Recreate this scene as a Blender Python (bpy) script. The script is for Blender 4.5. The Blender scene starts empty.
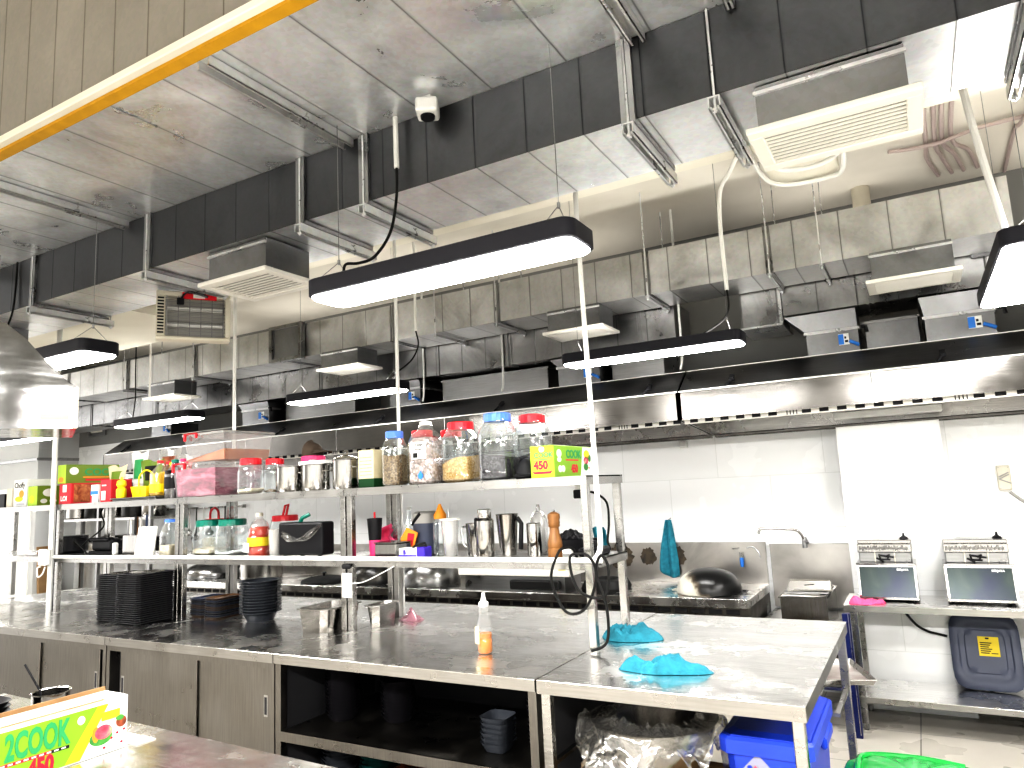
import bpy, bmesh, math, random
from mathutils import Matrix, Vector, noise
random.seed(7)
PI = math.pi
scene = bpy.context.scene
COL = scene.collection

# ------------------------------------------------------------------ camera
cam_d = bpy.data.cameras.new('camera'); cam = bpy.data.objects.new('camera', cam_d); COL.objects.link(cam)
cam_d.sensor_width = 36.0; cam_d.lens = 25.045; cam_d.clip_start = 0.02; cam_d.clip_end = 100
Rm = Matrix(((0.8678989560962246, 0.11273178928949394, 0.483779852505944),
             (0.4944092723992555, -0.10179014431749378, -0.8632486535671299),
             (-0.048071544313893134, 0.9883978501612664, -0.14407920191292178)))
cam.matrix_world = Matrix.Translation((0, 0, 1.58)) @ Rm.to_4x4()
scene.camera = cam
scene.view_settings.view_transform = 'Standard'
scene.view_settings.look = 'None'
try: scene.view_settings.look = 'High Contrast'
except Exception: scene.view_settings.look = 'None'
scene.view_settings.exposure = 0.95
scene.cycles.max_bounces = 8
scene.cycles.transparent_max_bounces = 24
scene.cycles.caustics_reflective = False
scene.cycles.caustics_refractive = False
scene.cycles.sample_clamp_indirect = 4.0
try: scene.cycles.use_denoising = True
except Exception: pass

# ------------------------------------------------------------------ materials
def newmat(name):
    m = bpy.data.materials.new(name); m.use_nodes = True
    nt = m.node_tree; nt.nodes.clear()
    o = nt.nodes.new('ShaderNodeOutputMaterial'); b = nt.nodes.new('ShaderNodeBsdfPrincipled')
    nt.links.new(b.outputs[0], o.inputs[0])
    return m, nt, b, o
def N(nt, t, **kw):
    n = nt.nodes.new(t)
    for k, v in kw.items(): setattr(n, k, v)
    return n
def ramp(nt, fac, stops):
    r = N(nt, 'ShaderNodeValToRGB')
    e = r.color_ramp.elements
    while len(e) < len(stops): e.new(0.5)
    for i, (p, c) in enumerate(stops):
        e[i].position = p; e[i].color = (c[0], c[1], c[2], 1) if not isinstance(c, float) else (c, c, c, 1)
    nt.links.new(fac, r.inputs[0]); return r
def coord(nt, scale=(1, 1, 1), kind='Object'):
    tc = N(nt, 'ShaderNodeTexCoord'); mp = N(nt, 'ShaderNodeMapping'); mp.inputs['Scale'].default_value = scale
    nt.links.new(tc.outputs[kind], mp.inputs[0]); return mp.outputs[0]
def plain(name, col, rough=0.5, metal=0.0, var=0.06, scale=9.0, bump=0.0, coat=0.0):
    m, nt, b, o = newmat(name)
    n = N(nt, 'ShaderNodeTexNoise'); n.inputs['Scale'].default_value = scale; n.inputs['Detail'].default_value = 4
    nt.links.new(coord(nt), n.inputs['Vector'])
    r = ramp(nt, n.outputs[0], [(0.25, tuple(max(0, c * (1 - var)) for c in col)), (0.75, tuple(min(1, c * (1 + var)) for c in col))])
    nt.links.new(r.outputs[0], b.inputs['Base Color'])
    b.inputs['Roughness'].default_value = rough; b.inputs['Metallic'].default_value = metal
    if max(col) < .1: b.inputs['Specular IOR Level'].default_value = 0.22
    if coat: b.inputs['Coat Weight'].default_value = coat
    if bump:
        bp = N(nt, 'ShaderNodeBump'); bp.inputs['Strength'].default_value = bump; bp.inputs['Distance'].default_value = 0.01
        nt.links.new(n.outputs[0], bp.inputs['Height']); nt.links.new(bp.outputs[0], b.inputs['Normal'])
    return m
def brushed(name, col, rough=0.28, scale=(3, 60, 60), var=0.12, bump=0.03, smudge=0.2, spec=None):
    m, nt, b, o = newmat(name)
    n = N(nt, 'ShaderNodeTexNoise'); n.inputs['Scale'].default_value = 2.0; n.inputs['Detail'].default_value = 5
    nt.links.new(coord(nt, scale), n.inputs['Vector'])
    s = N(nt, 'ShaderNodeTexNoise'); s.inputs['Scale'].default_value = 3.5; s.inputs['Detail'].default_value = 6; s.inputs['Roughness'].default_value = 0.65
    nt.links.new(coord(nt), s.inputs['Vector'])
    mx = N(nt, 'ShaderNodeMath', operation='ADD'); nt.links.new(n.outputs[0], mx.inputs[0]); nt.links.new(s.outputs[0], mx.inputs[1])
    h = N(nt, 'ShaderNodeMath', operation='MULTIPLY'); nt.links.new(mx.outputs[0], h.inputs[0]); h.inputs[1].default_value = 0.5
    r = ramp(nt, h.outputs[0], [(0.35, tuple(c * (1 - var) for c in col)), (0.65, tuple(min(1, c * (1 + var)) for c in col))])
    nt.links.new(r.outputs[0], b.inputs['Base Color'])
    rr = ramp(nt, s.outputs[0], [(0.3, max(0.03, rough * (1 - smudge * 2))), (0.7, rough * (1 + smudge * 2))])
    nt.links.new(rr.outputs[0], b.inputs['Roughness'])
    b.inputs['Metallic'].default_value = 1.0
    bp = N(nt, 'ShaderNodeBump'); bp.inputs['Strength'].default_value = bump; bp.inputs['Distance'].default_value = 0.02
    nt.links.new(n.outputs[0], bp.inputs['Height']); nt.links.new(bp.outputs[0], b.inputs['Normal'])
    return m
def galvanised(name, col, pitch=0.235, rough=0.36, axis=0, dirt=0.35, off=0.0, metal=1.0):
    # zinc sheet: cloudy smudges, fine spangle and thin standing seams every `pitch` metres
    m, nt, b, o = newmat(name)
    v = coord(nt)
    s = N(nt, 'ShaderNodeTexNoise'); s.inputs['Scale'].default_value = 2.6; s.inputs['Detail'].default_value = 8; s.inputs['Roughness'].default_value = 0.62
    s.inputs['Distortion'].default_value = 0.6
    nt.links.new(v, s.inputs['Vector'])
    vo = N(nt, 'ShaderNodeTexVoronoi'); vo.inputs['Scale'].default_value = 55; nt.links.new(v, vo.inputs['Vector'])
    mx = N(nt, 'ShaderNodeMix', data_type='RGBA'); mx.inputs[0].default_value = 0.11 * (sum(col) / 3) ** 1.2
    r = ramp(nt, s.outputs[0], [(0.3, tuple(c * (1 - dirt) for c in col)), (0.5, tuple(c * (1 - dirt * .25) for c in col)), (0.72, tuple(min(1, c * 1.15) for c in col))])
    nt.links.new(r.outputs[0], mx.inputs[6]); nt.links.new(vo.outputs['Color'], mx.inputs[7])
    hsv = N(nt, 'ShaderNodeHueSaturation'); hsv.inputs['Saturation'].default_value = 0.45; nt.links.new(mx.outputs[2], hsv.inputs['Color'])
    sep = N(nt, 'ShaderNodeSeparateXYZ'); nt.links.new(v, sep.inputs[0])
    a = N(nt, 'ShaderNodeMath', operation='MULTIPLY_ADD'); nt.links.new(sep.outputs[axis], a.inputs[0]); a.inputs[1].default_value = 1 / pitch; a.inputs[2].default_value = 100.0 + off
    f = N(nt, 'ShaderNodeMath', operation='FRACT'); nt.links.new(a.outputs[0], f.inputs[0])
    sr = ramp(nt, f.outputs[0], [(0.0, 0.0), (0.018, 1.0), (0.03, 0.35), (0.06, 0.0)])
    mm = N(nt, 'ShaderNodeMix', data_type='RGBA'); nt.links.new(sr.outputs[0], mm.inputs[0]); nt.links.new(hsv.outputs[0], mm.inputs[6]); mm.inputs[7].default_value = (col[0] * .3, col[1] * .3, col[2] * .3, 1)
    nt.links.new(mm.outputs[2], b.inputs['Base Color'])
    rr = ramp(nt, s.outputs[0], [(0.3, rough * .7), (0.7, rough * 1.35)]); nt.links.new(rr.outputs[0], b.inputs['Roughness'])
    b.inputs['Metallic'].default_value = metal
    s2 = N(nt, 'ShaderNodeTexNoise'); s2.inputs['Scale'].default_value = 3.2; s2.inputs['Detail'].default_value = 2; nt.links.new(v, s2.inputs['Vector'])
    ad = N(nt, 'ShaderNodeMath', operation='ADD'); nt.links.new(s2.outputs[0], ad.inputs[0]); nt.links.new(sr.outputs[0], ad.inputs[1])
    bp = N(nt, 'ShaderNodeBump'); bp.inputs['Strength'].default_value = 0.22; bp.inputs['Distance'].default_value = 0.02
    nt.links.new(ad.outputs[0], bp.inputs['Height']); nt.links.new(bp.outputs[0], b.inputs['Normal'])
    return m
def tiled(name, col, grout, sx, sy, ax=(0, 2), rough=0.2, mortar=0.004, off=(0, 0), offset=0.0, var=0.03):
    m, nt, b, o = newmat(name)
    tc = N(nt, 'ShaderNodeTexCoord'); sep = N(nt, 'ShaderNodeSeparateXYZ'); nt.links.new(tc.outputs['Object'], sep.inputs[0])
    cb = N(nt, 'ShaderNodeCombineXYZ')
    for i in (0, 1):
        a = N(nt, 'ShaderNodeMath', operation='ADD'); nt.links.new(sep.outputs[ax[i]], a.inputs[0]); a.inputs[1].default_value = off[i]
        nt.links.new(a.outputs[0], cb.inputs[i])
    br = N(nt, 'ShaderNodeTexBrick'); br.offset = offset; br.squash = 1.0
    br.inputs['Scale'].default_value = 1.0; br.inputs['Brick Width'].default_value = sx; br.inputs['Row Height'].default_value = sy
    br.inputs['Mortar Size'].default_value = mortar; br.inputs['Mortar Smooth'].default_value = 0.3
    br.inputs['Color1'].default_value = (*col, 1); br.inputs['Color2'].default_value = (*[c * (1 - var) for c in col], 1); br.inputs['Mortar'].default_value = (*grout, 1)
    nt.links.new(cb.outputs[0], br.inputs['Vector'])
    nt.links.new(br.outputs[0], b.inputs['Base Color'])
    n = N(nt, 'ShaderNodeTexNoise'); n.inputs['Scale'].default_value = 4; nt.links.new(tc.outputs['Object'], n.inputs['Vector'])
    rr = ramp(nt, n.outputs[0], [(0.3, rough * .7), (0.7, rough * 1.4)]); nt.links.new(rr.outputs[0], b.inputs['Roughness'])
    bp = N(nt, 'ShaderNodeBump'); bp.inputs['Strength'].default_value = 0.3; bp.inputs['Distance'].default_value = 0.003; bp.invert = True
    nt.links.new(br.outputs['Fac'], bp.inputs['Height']); nt.links.new(bp.outputs[0], b.inputs['Normal'])
    return m
def emis(name, col, s):
    m, nt, b, o = newmat(name); nt.nodes.remove(b)
    e = N(nt, 'ShaderNodeEmission'); e.inputs[0].default_value = (*col, 1); e.inputs[1].default_value = s
    nt.links.new(e.outputs[0], o.inputs[0]); return m
def clear(name, tint=(0.93, 0.96, 0.97), gloss=0.14, rough=0.06, haze=0.025, hazecol=(0.8, 0.84, 0.86), bump=0.15, scale=30):
    m, nt, b, o = newmat(name); nt.nodes.remove(b)
    t = N(nt, 'ShaderNodeBsdfTransparent'); t.inputs[0].default_value = (*tint, 1)
    g = N(nt, 'ShaderNodeBsdfGlossy'); g.inputs['Roughness'].default_value = rough; g.inputs[0].default_value = (1, 1, 1, 1)
    d = N(nt, 'ShaderNodeBsdfDiffuse'); d.inputs[0].default_value = (*hazecol, 1)
    n = N(nt, 'ShaderNodeTexNoise'); n.inputs['Scale'].default_value = scale; nt.links.new(coord(nt), n.inputs['Vector'])
    bp = N(nt, 'ShaderNodeBump'); bp.inputs['Strength'].default_value = bump; bp.inputs['Distance'].default_value = 0.01
    nt.links.new(n.outputs[0], bp.inputs['Height']); nt.links.new(bp.outputs[0], g.inputs['Normal'])
    lw = N(nt, 'ShaderNodeLayerWeight'); lw.inputs[0].default_value = 0.35
    a = N(nt, 'ShaderNodeMath', operation='MULTIPLY_ADD'); nt.links.new(lw.outputs['Facing'], a.inputs[0]); a.inputs[1].default_value = 0.55; a.inputs[2].default_value = gloss * .5
    m1 = N(nt, 'ShaderNodeMixShader'); m1.inputs[0].default_value = haze; nt.links.new(t.outputs[0], m1.inputs[1]); nt.links.new(d.outputs[0], m1.inputs[2])
    m2 = N(nt, 'ShaderNodeMixShader'); nt.links.new(a.outputs[0], m2.inputs[0]); nt.links.new(m1.outputs[0], m2.inputs[1]); nt.links.new(g.outputs[0], m2.inputs[2])
    nt.links.new(m2.outputs[0], o.inputs[0]); return m
def speckle(name, cols, scale=140, rough=0.8):
    m, nt, b, o = newmat(name)
    v = N(nt, 'ShaderNodeTexVoronoi'); v.inputs['Scale'].default_value = scale; nt.links.new(coord(nt), v.inputs['Vector'])
    sp = N(nt, 'ShaderNodeSeparateColor'); nt.links.new(v.outputs['Color'], sp.inputs[0])
    k = len(cols)
    r = ramp(nt, sp.outputs[0], [(i / k, c) for i, c in enumerate(cols)]); r.color_ramp.interpolation = 'CONSTANT'
    nt.links.new(r.outputs[0], b.inputs['Base Color']); b.inputs['Roughness'].default_value = rough
    return m
def blotch(name, cols, scale=6, rough=0.45, stops=None, detail=6, metal=0.0, dist=0.5, stretch=(1, 1, 1)):
    m, nt, b, o = newmat(name)
    n = N(nt, 'ShaderNodeTexNoise'); n.inputs['Scale'].default_value = scale; n.inputs['Detail'].default_value = detail; n.inputs['Distortion'].default_value = dist
    nt.links.new(coord(nt, stretch), n.inputs['Vector'])
    k = len(cols); stops = stops or [0.3 + 0.4 * i / (k - 1) for i in range(k)]
    r = ramp(nt, n.outputs[0], list(zip(stops, cols)))
    nt.links.new(r.outputs[0], b.inputs['Base Color']); b.inputs['Roughness'].default_value = rough; b.inputs['Metallic'].default_value = metal
    return m

M = {}
M['steel'] = brushed('brushed_stainless', (0.40, 0.392, 0.38), 0.27)
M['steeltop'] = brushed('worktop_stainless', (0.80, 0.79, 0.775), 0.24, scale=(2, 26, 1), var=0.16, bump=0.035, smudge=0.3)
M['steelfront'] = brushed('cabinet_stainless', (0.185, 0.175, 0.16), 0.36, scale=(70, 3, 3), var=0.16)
M['steeledge'] = brushed('shaded_edge_stainless', (0.33, 0.32, 0.305), 0.3, scale=(3, 3, 60))  # worktop steel with the dimmer front-edge reflection put into the colour
M['steeldark'] = brushed('dark_stainless', (0.30, 0.30, 0.30), 0.35)  # darker stainless for rails, wires and fittings
M['steelhood'] = brushed('hood_stainless', (0.17, 0.163, 0.155), 0.15, scale=(2, 40, 40), var=0.1, bump=0.02)
M['steelhoodtop'] = brushed('hood_top_stainless', (0.23, 0.23, 0.235), 0.4, scale=(2, 40, 40))
M['steelmirror'] = brushed('polished_stainless', (0.50, 0.495, 0.485), 0.08, var=0.05, bump=0.01)
M['steelpanel'] = blotch('stained_stainless', [(0.30, 0.29, 0.27), (0.52, 0.50, 0.48), (0.62, 0.60, 0.57)], 2.2, 0.32, metal=1.0, detail=7)
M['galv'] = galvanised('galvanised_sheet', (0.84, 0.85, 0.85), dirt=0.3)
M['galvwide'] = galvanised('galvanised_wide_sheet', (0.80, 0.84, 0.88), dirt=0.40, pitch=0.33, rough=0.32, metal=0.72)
M['galvshade'] = galvanised('galvanised_sheet_shaded', (0.10, 0.105, 0.12), dirt=0.35, rough=0.42)  # same zinc sheet, with the vertical face's dark reflection put into the colour
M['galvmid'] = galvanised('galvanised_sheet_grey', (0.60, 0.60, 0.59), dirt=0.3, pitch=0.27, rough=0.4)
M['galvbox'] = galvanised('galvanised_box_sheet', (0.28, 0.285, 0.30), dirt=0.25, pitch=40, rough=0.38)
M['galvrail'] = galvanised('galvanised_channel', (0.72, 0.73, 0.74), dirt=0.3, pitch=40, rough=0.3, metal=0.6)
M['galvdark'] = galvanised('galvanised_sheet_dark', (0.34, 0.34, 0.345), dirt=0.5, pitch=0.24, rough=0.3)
M['ductbeige'] = galvanised('warm_reflection_sheet', (0.30, 0.255, 0.19), dirt=0.25, pitch=0.21, rough=0.6, metal=0.25)  # beige tone of the reflections put into the sheet's colour
M['tilewall'] = tiled('white_wall_tile', (0.93, 0.935, 0.935), (0.80, 0.81, 0.80), 0.80, 0.40, (0, 2), 0.22, 0.0035, (0.22, 0.02), 0.5, 0.015)
M['tilewallx'] = tiled('white_wall_tile_side', (0.87, 0.875, 0.87), (0.74, 0.75, 0.74), 0.80, 0.40, (1, 2), 0.22, 0.0035, (0.22, 0.02), 0.5, 0.015)
M['greywall'] = plain('grey_upper_wall', (0.24, 0.24, 0.235), 0.8, var=0.08, scale=2)  # even grey, darker than the tiled wall below
M['palewall'] = plain('pale_painted_wall', (0.58, 0.59, 0.59), 0.7, var=0.05, scale=2)
M['floor'] = tiled('beige_floor_tile', (0.52, 0.49, 0.44), (0.16, 0.15, 0.14), 0.60, 0.60, (0, 1), 0.3, 0.004, (0.175 + .6 * 10, 0.27 + .6 * 10), 0.0, 0.05)
M['ceil'] = blotch('stained_concrete_ceiling', [(0.60, 0.57, 0.50), (0.70, 0.67, 0.60), (0.78, 0.75, 0.68)], 0.9, 0.85, detail=8)
M['beam'] = blotch('cream_concrete_beam', [(0.70, 0.67, 0.57), (0.80, 0.77, 0.68)], 1.5, 0.85)
M['lampglow'] = emis('lamp_diffuser_glow', (1.0, 0.985, 0.96), 24.0)
M['upfill'] = emis('added_fill_glow', (1.0, 0.97, 0.92), 9.0)  # glow added to brighten the ceiling
M['black'] = plain('black_plastic', (0.012, 0.012, 0.014), 0.4)
M['blacksoft'] = plain('black_rubber', (0.02, 0.02, 0.022), 0.6)
M['lampbody'] = plain('black_lamp_shell', (0.022, 0.022, 0.028), 0.45)
M['cable'] = plain('black_cable', (0.01, 0.01, 0.01), 0.5)
M['pvc'] = plain('white_pvc', (0.80, 0.80, 0.77), 0.4, var=0.03)
M['white'] = plain('white_plastic', (0.80, 0.80, 0.78), 0.45, var=0.03)
M['paper'] = plain('white_paper', (0.84, 0.83, 0.80), 0.8, var=0.04)
M['cream'] = plain('cream_plastic', (0.66, 0.62, 0.52), 0.5, var=0.05)
M['yellow'] = plain('yellow_strip', (0.55, 0.30, 0.015), 0.6, var=0.12, scale=14)
M['yellowp'] = plain('yellow_plastic', (0.88, 0.68, 0.03), 0.4)
M['red'] = plain('red_plastic', (0.72, 0.02, 0.035), 0.35)
M['redc'] = plain('red_card', (0.62, 0.03, 0.045), 0.55)
M['blue'] = plain('blue_plastic_lid', (0.09, 0.23, 0.75), 0.35)
M['bluebin'] = plain('blue_bin_plastic', (0.02, 0.06, 0.50), 0.38, var=0.12, scale=3)
M['bluefilm'] = plain('dark_blue_film', (0.012, 0.018, 0.085), 0.3)
M['green'] = plain('green_plastic_lid', (0.0, 0.17, 0.12), 0.35)
M['pink'] = plain('pink_plastic_lid', (0.80, 0.06, 0.22), 0.4)
M['pinkcloth'] = plain('pink_microfibre', (0.85, 0.11, 0.25), 0.9, var=0.15, scale=40, bump=0.4)
M['bluecloth'] = plain('turquoise_microfibre', (0.03, 0.215, 0.285), 0.95, var=0.3, scale=26, bump=0.9)
M['pot'] = brushed('pot_stainless', (0.40, 0.39, 0.375), 0.17, scale=(30, 30, 2))
M['wokblack'] = blotch('seasoned_wok_iron', [(0.01, 0.01, 0.01), (0.03, 0.03, 0.03), (0.09, 0.085, 0.075)], 5, 0.3, metal=0.6)
M['wokburn_old'] = blotch('scorched_wok', [(0.012, 0.012, 0.012), (0.03, 0.028, 0.025), (0.7, 0.68, 0.62)], 2.4, 0.35, stops=[0.3, 0.53, 0.6], metal=0.3)
def wokburn():
    m, nt, b, o = newmat('scorched_wok_patch')
    tc = N(nt, 'ShaderNodeTexCoord'); sep = N(nt, 'ShaderNodeSeparateXYZ'); nt.links.new(tc.outputs['Object'], sep.inputs[0])
    n = N(nt, 'ShaderNodeTexNoise'); n.inputs['Scale'].default_value = 14; n.inputs['Detail'].default_value = 8; nt.links.new(tc.outputs['Object'], n.inputs['Vector'])
    a = N(nt, 'ShaderNodeMath', operation='MULTIPLY_ADD'); nt.links.new(n.outputs[0], a.inputs[0]); a.inputs[1].default_value = .16; nt.links.new(sep.outputs[0], a.inputs[2])
    z = N(nt, 'ShaderNodeMath', operation='MULTIPLY_ADD'); nt.links.new(sep.outputs[2], z.inputs[0]); z.inputs[1].default_value = .9; nt.links.new(a.outputs[0], z.inputs[2])
    r = ramp(nt, z.outputs[0], [(0.0, (.72, .70, .62)), (0.06, (.66, .62, .52)), (0.11, (.10, .08, .06)), (0.14, (.012, .012, .012))])
    nt.links.new(r.outputs[0], b.inputs['Base Color']); b.inputs['Roughness'].default_value = .3; b.inputs['Metallic'].default_value = .2
    return m
M['wokburn'] = wokburn()
M['trayrim'] = plain('rim_highlight_grey', (0.085, 0.085, 0.09), 0.35)  # lighter grey stands in for highlights along the tray edges
M['wokgrey'] = blotch('grey_wok', [(0.05, 0.05, 0.05), (0.2, 0.2, 0.2), (0.35, 0.35, 0.34)], 4, 0.25, metal=0.9)
M['castiron'] = plain('cast_iron', (0.018, 0.018, 0.018), 0.6, bump=0.3)
M['tray'] = plain('black_melamine', (0.018, 0.017, 0.02), 0.30)
M['traybrown'] = plain('brown_melamine', (0.16, 0.09, 0.05), 0.4)
M['trayblue'] = plain('slate_blue_melamine', (0.05, 0.07, 0.13), 0.4)
M['bowlgrey'] = plain('dark_grey_bowl', (0.05, 0.055, 0.065), 0.28)
M['teal'] = plain('teal_bowl', (0.01, 0.07, 0.07), 0.3)
M['wood'] = blotch('turned_wood', [(0.15, 0.065, 0.02), (0.29, 0.14, 0.045)], 5, 0.4, stretch=(6, 6, 1))
M['woodbox'] = blotch('reddish_wood', [(0.22, 0.07, 0.035), (0.34, 0.13, 0.06)], 3, 0.6, stretch=(1, 8, 8))
M['clear'] = clear('clear_plastic')
M['milky'] = clear('milky_plastic', (0.9, 0.9, 0.9), haze=0.42, hazecol=(0.62, 0.61, 0.59))
M['binclear'] = clear('cloudy_bin_plastic', (0.95, 0.94, 0.94), haze=0.09, hazecol=(0.86, 0.84, 0.83))
M['clearthin'] = clear('clear_bottle', (0.95, 0.95, 0.95), gloss=.08, haze=0.03)
M['sheet'] = clear('clear_polythene', (0.93, 0.93, 0.92), gloss=0.3, rough=0.16, haze=0.20, hazecol=(0.42, 0.41, 0.38), bump=1.0, scale=16)
M['orangefood'] = blotch('orange_powder', [(0.45, 0.13, 0.04), (0.60, 0.24, 0.10)], 8, 0.85)
M['pinkfood'] = blotch('pink_packets', [(0.08, 0.012, 0.035), (0.36, 0.055, 0.13), (0.62, 0.28, 0.36)], 7, 0.35, stretch=(1, 1, 3))
M['spicebrown'] = speckle('brown_spice', [(0.16, 0.10, 0.05), (0.28, 0.19, 0.10), (0.36, 0.26, 0.15)])
M['spicegreen'] = speckle('olive_spice', [(0.20, 0.15, 0.07), (0.32, 0.25, 0.13), (0.42, 0.35, 0.2)])
M['spiceorange'] = speckle('orange_spice', [(0.45, 0.19, 0.07), (0.6, 0.28, 0.12)])
M['spicegold'] = speckle('golden_beans', [(0.55, 0.34, 0.11), (0.66, 0.45, 0.2), (0.42, 0.25, 0.07)])
M['spiceblack'] = speckle('black_beans', [(0.012, 0.01, 0.012), (0.03, 0.025, 0.03), (0.08, 0.07, 0.08)])
M['riceflour'] = speckle('cream_grains', [(0.72, 0.60, 0.42), (0.84, 0.75, 0.60)])
M['beads'] = speckle('pale_pink_crystals', [(0.42, 0.32, 0.29), (0.6, 0.5, 0.47), (0.28, 0.22, 0.2)], 90)
M['ketchup'] = plain('red_chilli_sauce', (0.50, 0.035, 0.008), 0.3)
M['oil'] = plain('golden_oil', (0.82, 0.52, 0.06), 0.12)
M['soy'] = plain('dark_soy_sauce', (0.015, 0.008, 0.008), 0.15)
M['orangeliq'] = plain('orange_liquid', (0.85, 0.25, 0.01), 0.15)
M['lime'] = plain('lime_green_card', (0.25, 0.46, 0.03), 0.5)
M['olivec'] = plain('olive_green_card', (0.17, 0.26, 0.03), 0.5)
M['darkgreen'] = plain('dark_green_card', (0.01, 0.06, 0.02), 0.5)
M['limeend'] = plain('bright_lime_card', (0.42, 0.62, 0.03), 0.5)
M['whitecard'] = plain('white_card', (0.83, 0.83, 0.80), 0.55, var=0.02)
M['kraft'] = blotch('kraft_card', [(0.24, 0.145, 0.07), (0.36, 0.235, 0.12)], 7, 0.8)
M['kraftwhite'] = plain('cream_card', (0.70, 0.62, 0.42), 0.7)
M['inkgreen'] = plain('green_ink', (0.04, 0.34, 0.12), 0.6)
M['inkred'] = plain('red_ink', (0.66, 0.02, 0.05), 0.6)
M['inkblack'] = plain('black_ink', (0.02, 0.02, 0.02), 0.6)
M['inkyellow'] = plain('yellow_ink', (0.72, 0.56, 0.03), 0.6)
M['inkorange'] = plain('orange_ink', (0.85, 0.33, 0.04), 0.6)
M['inkblue'] = plain('blue_ink', (0.04, 0.22, 0.68), 0.6)
M['inkpink'] = blotch('meat_print', [(0.45, 0.02, 0.06), (0.75, 0.15, 0.2), (0.85, 0.5, 0.3)], 30, 0.6)
M['meatprint'] = blotch('roast_meat_print', [(0.07, 0.015, 0.01), (0.36, 0.09, 0.04), (0.6, 0.25, 0.1)], 22, 0.5)
M['saladprint'] = blotch('salad_print', [(0.03, 0.18, 0.04), (0.12, 0.42, 0.08)], 30, 0.6)
M['purple'] = plain('purple_card', (0.06, 0.03, 0.42), 0.5)
M['greybin'] = plain('slate_plastic_lid', (0.075, 0.085, 0.125), 0.5, var=0.12, scale=4)
M['greenbag'] = plain('green_polythene', (0.01, 0.34, 0.06), 0.22, var=0.25, scale=3)
M['capbrown'] = plain('brown_cloth', (0.085, 0.065, 0.05), 0.9)
M['darkmirror'] = blotch('front_reflection_tones', [(0.008, 0.010, 0.035), (0.018, 0.03, 0.03), (0.06, 0.07, 0.06)], 2.5, 0.22, metal=0.4)  # steel fryer front with dark blue and green reflections put into the colour
M['smokeglass'] = clear('smoked_plastic', (0.45, 0.44, 0.43), haze=0.35, hazecol=(0.2, 0.2, 0.21))
M['dark'] = plain('deep_shadow_tone', (0.03, 0.03, 0.033), 0.7)  # near-black colour stands in for shade inside cabinets, recesses and slots
M['scorch'] = blotch('scorch_mark', [(0.01, 0.01, 0.01), (0.10, 0.075, 0.05)], 14, 0.7)
M['louver'] = plain('grille_white', (0.80, 0.78, 0.73), 0.5, var=0.02)
M['louverdark'] = plain('grille_gap_grey', (0.40, 0.39, 0.37), 0.7, var=0.02)
M['pipepink'] = plain('pale_pink_pipe', (0.50, 0.42, 0.40), 0.5)
M['traysheet'] = blotch('greasy_aluminium', [(0.28, 0.21, 0.19), (0.62, 0.60, 0.58)], 8, 0.35, metal=0.8)

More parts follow.
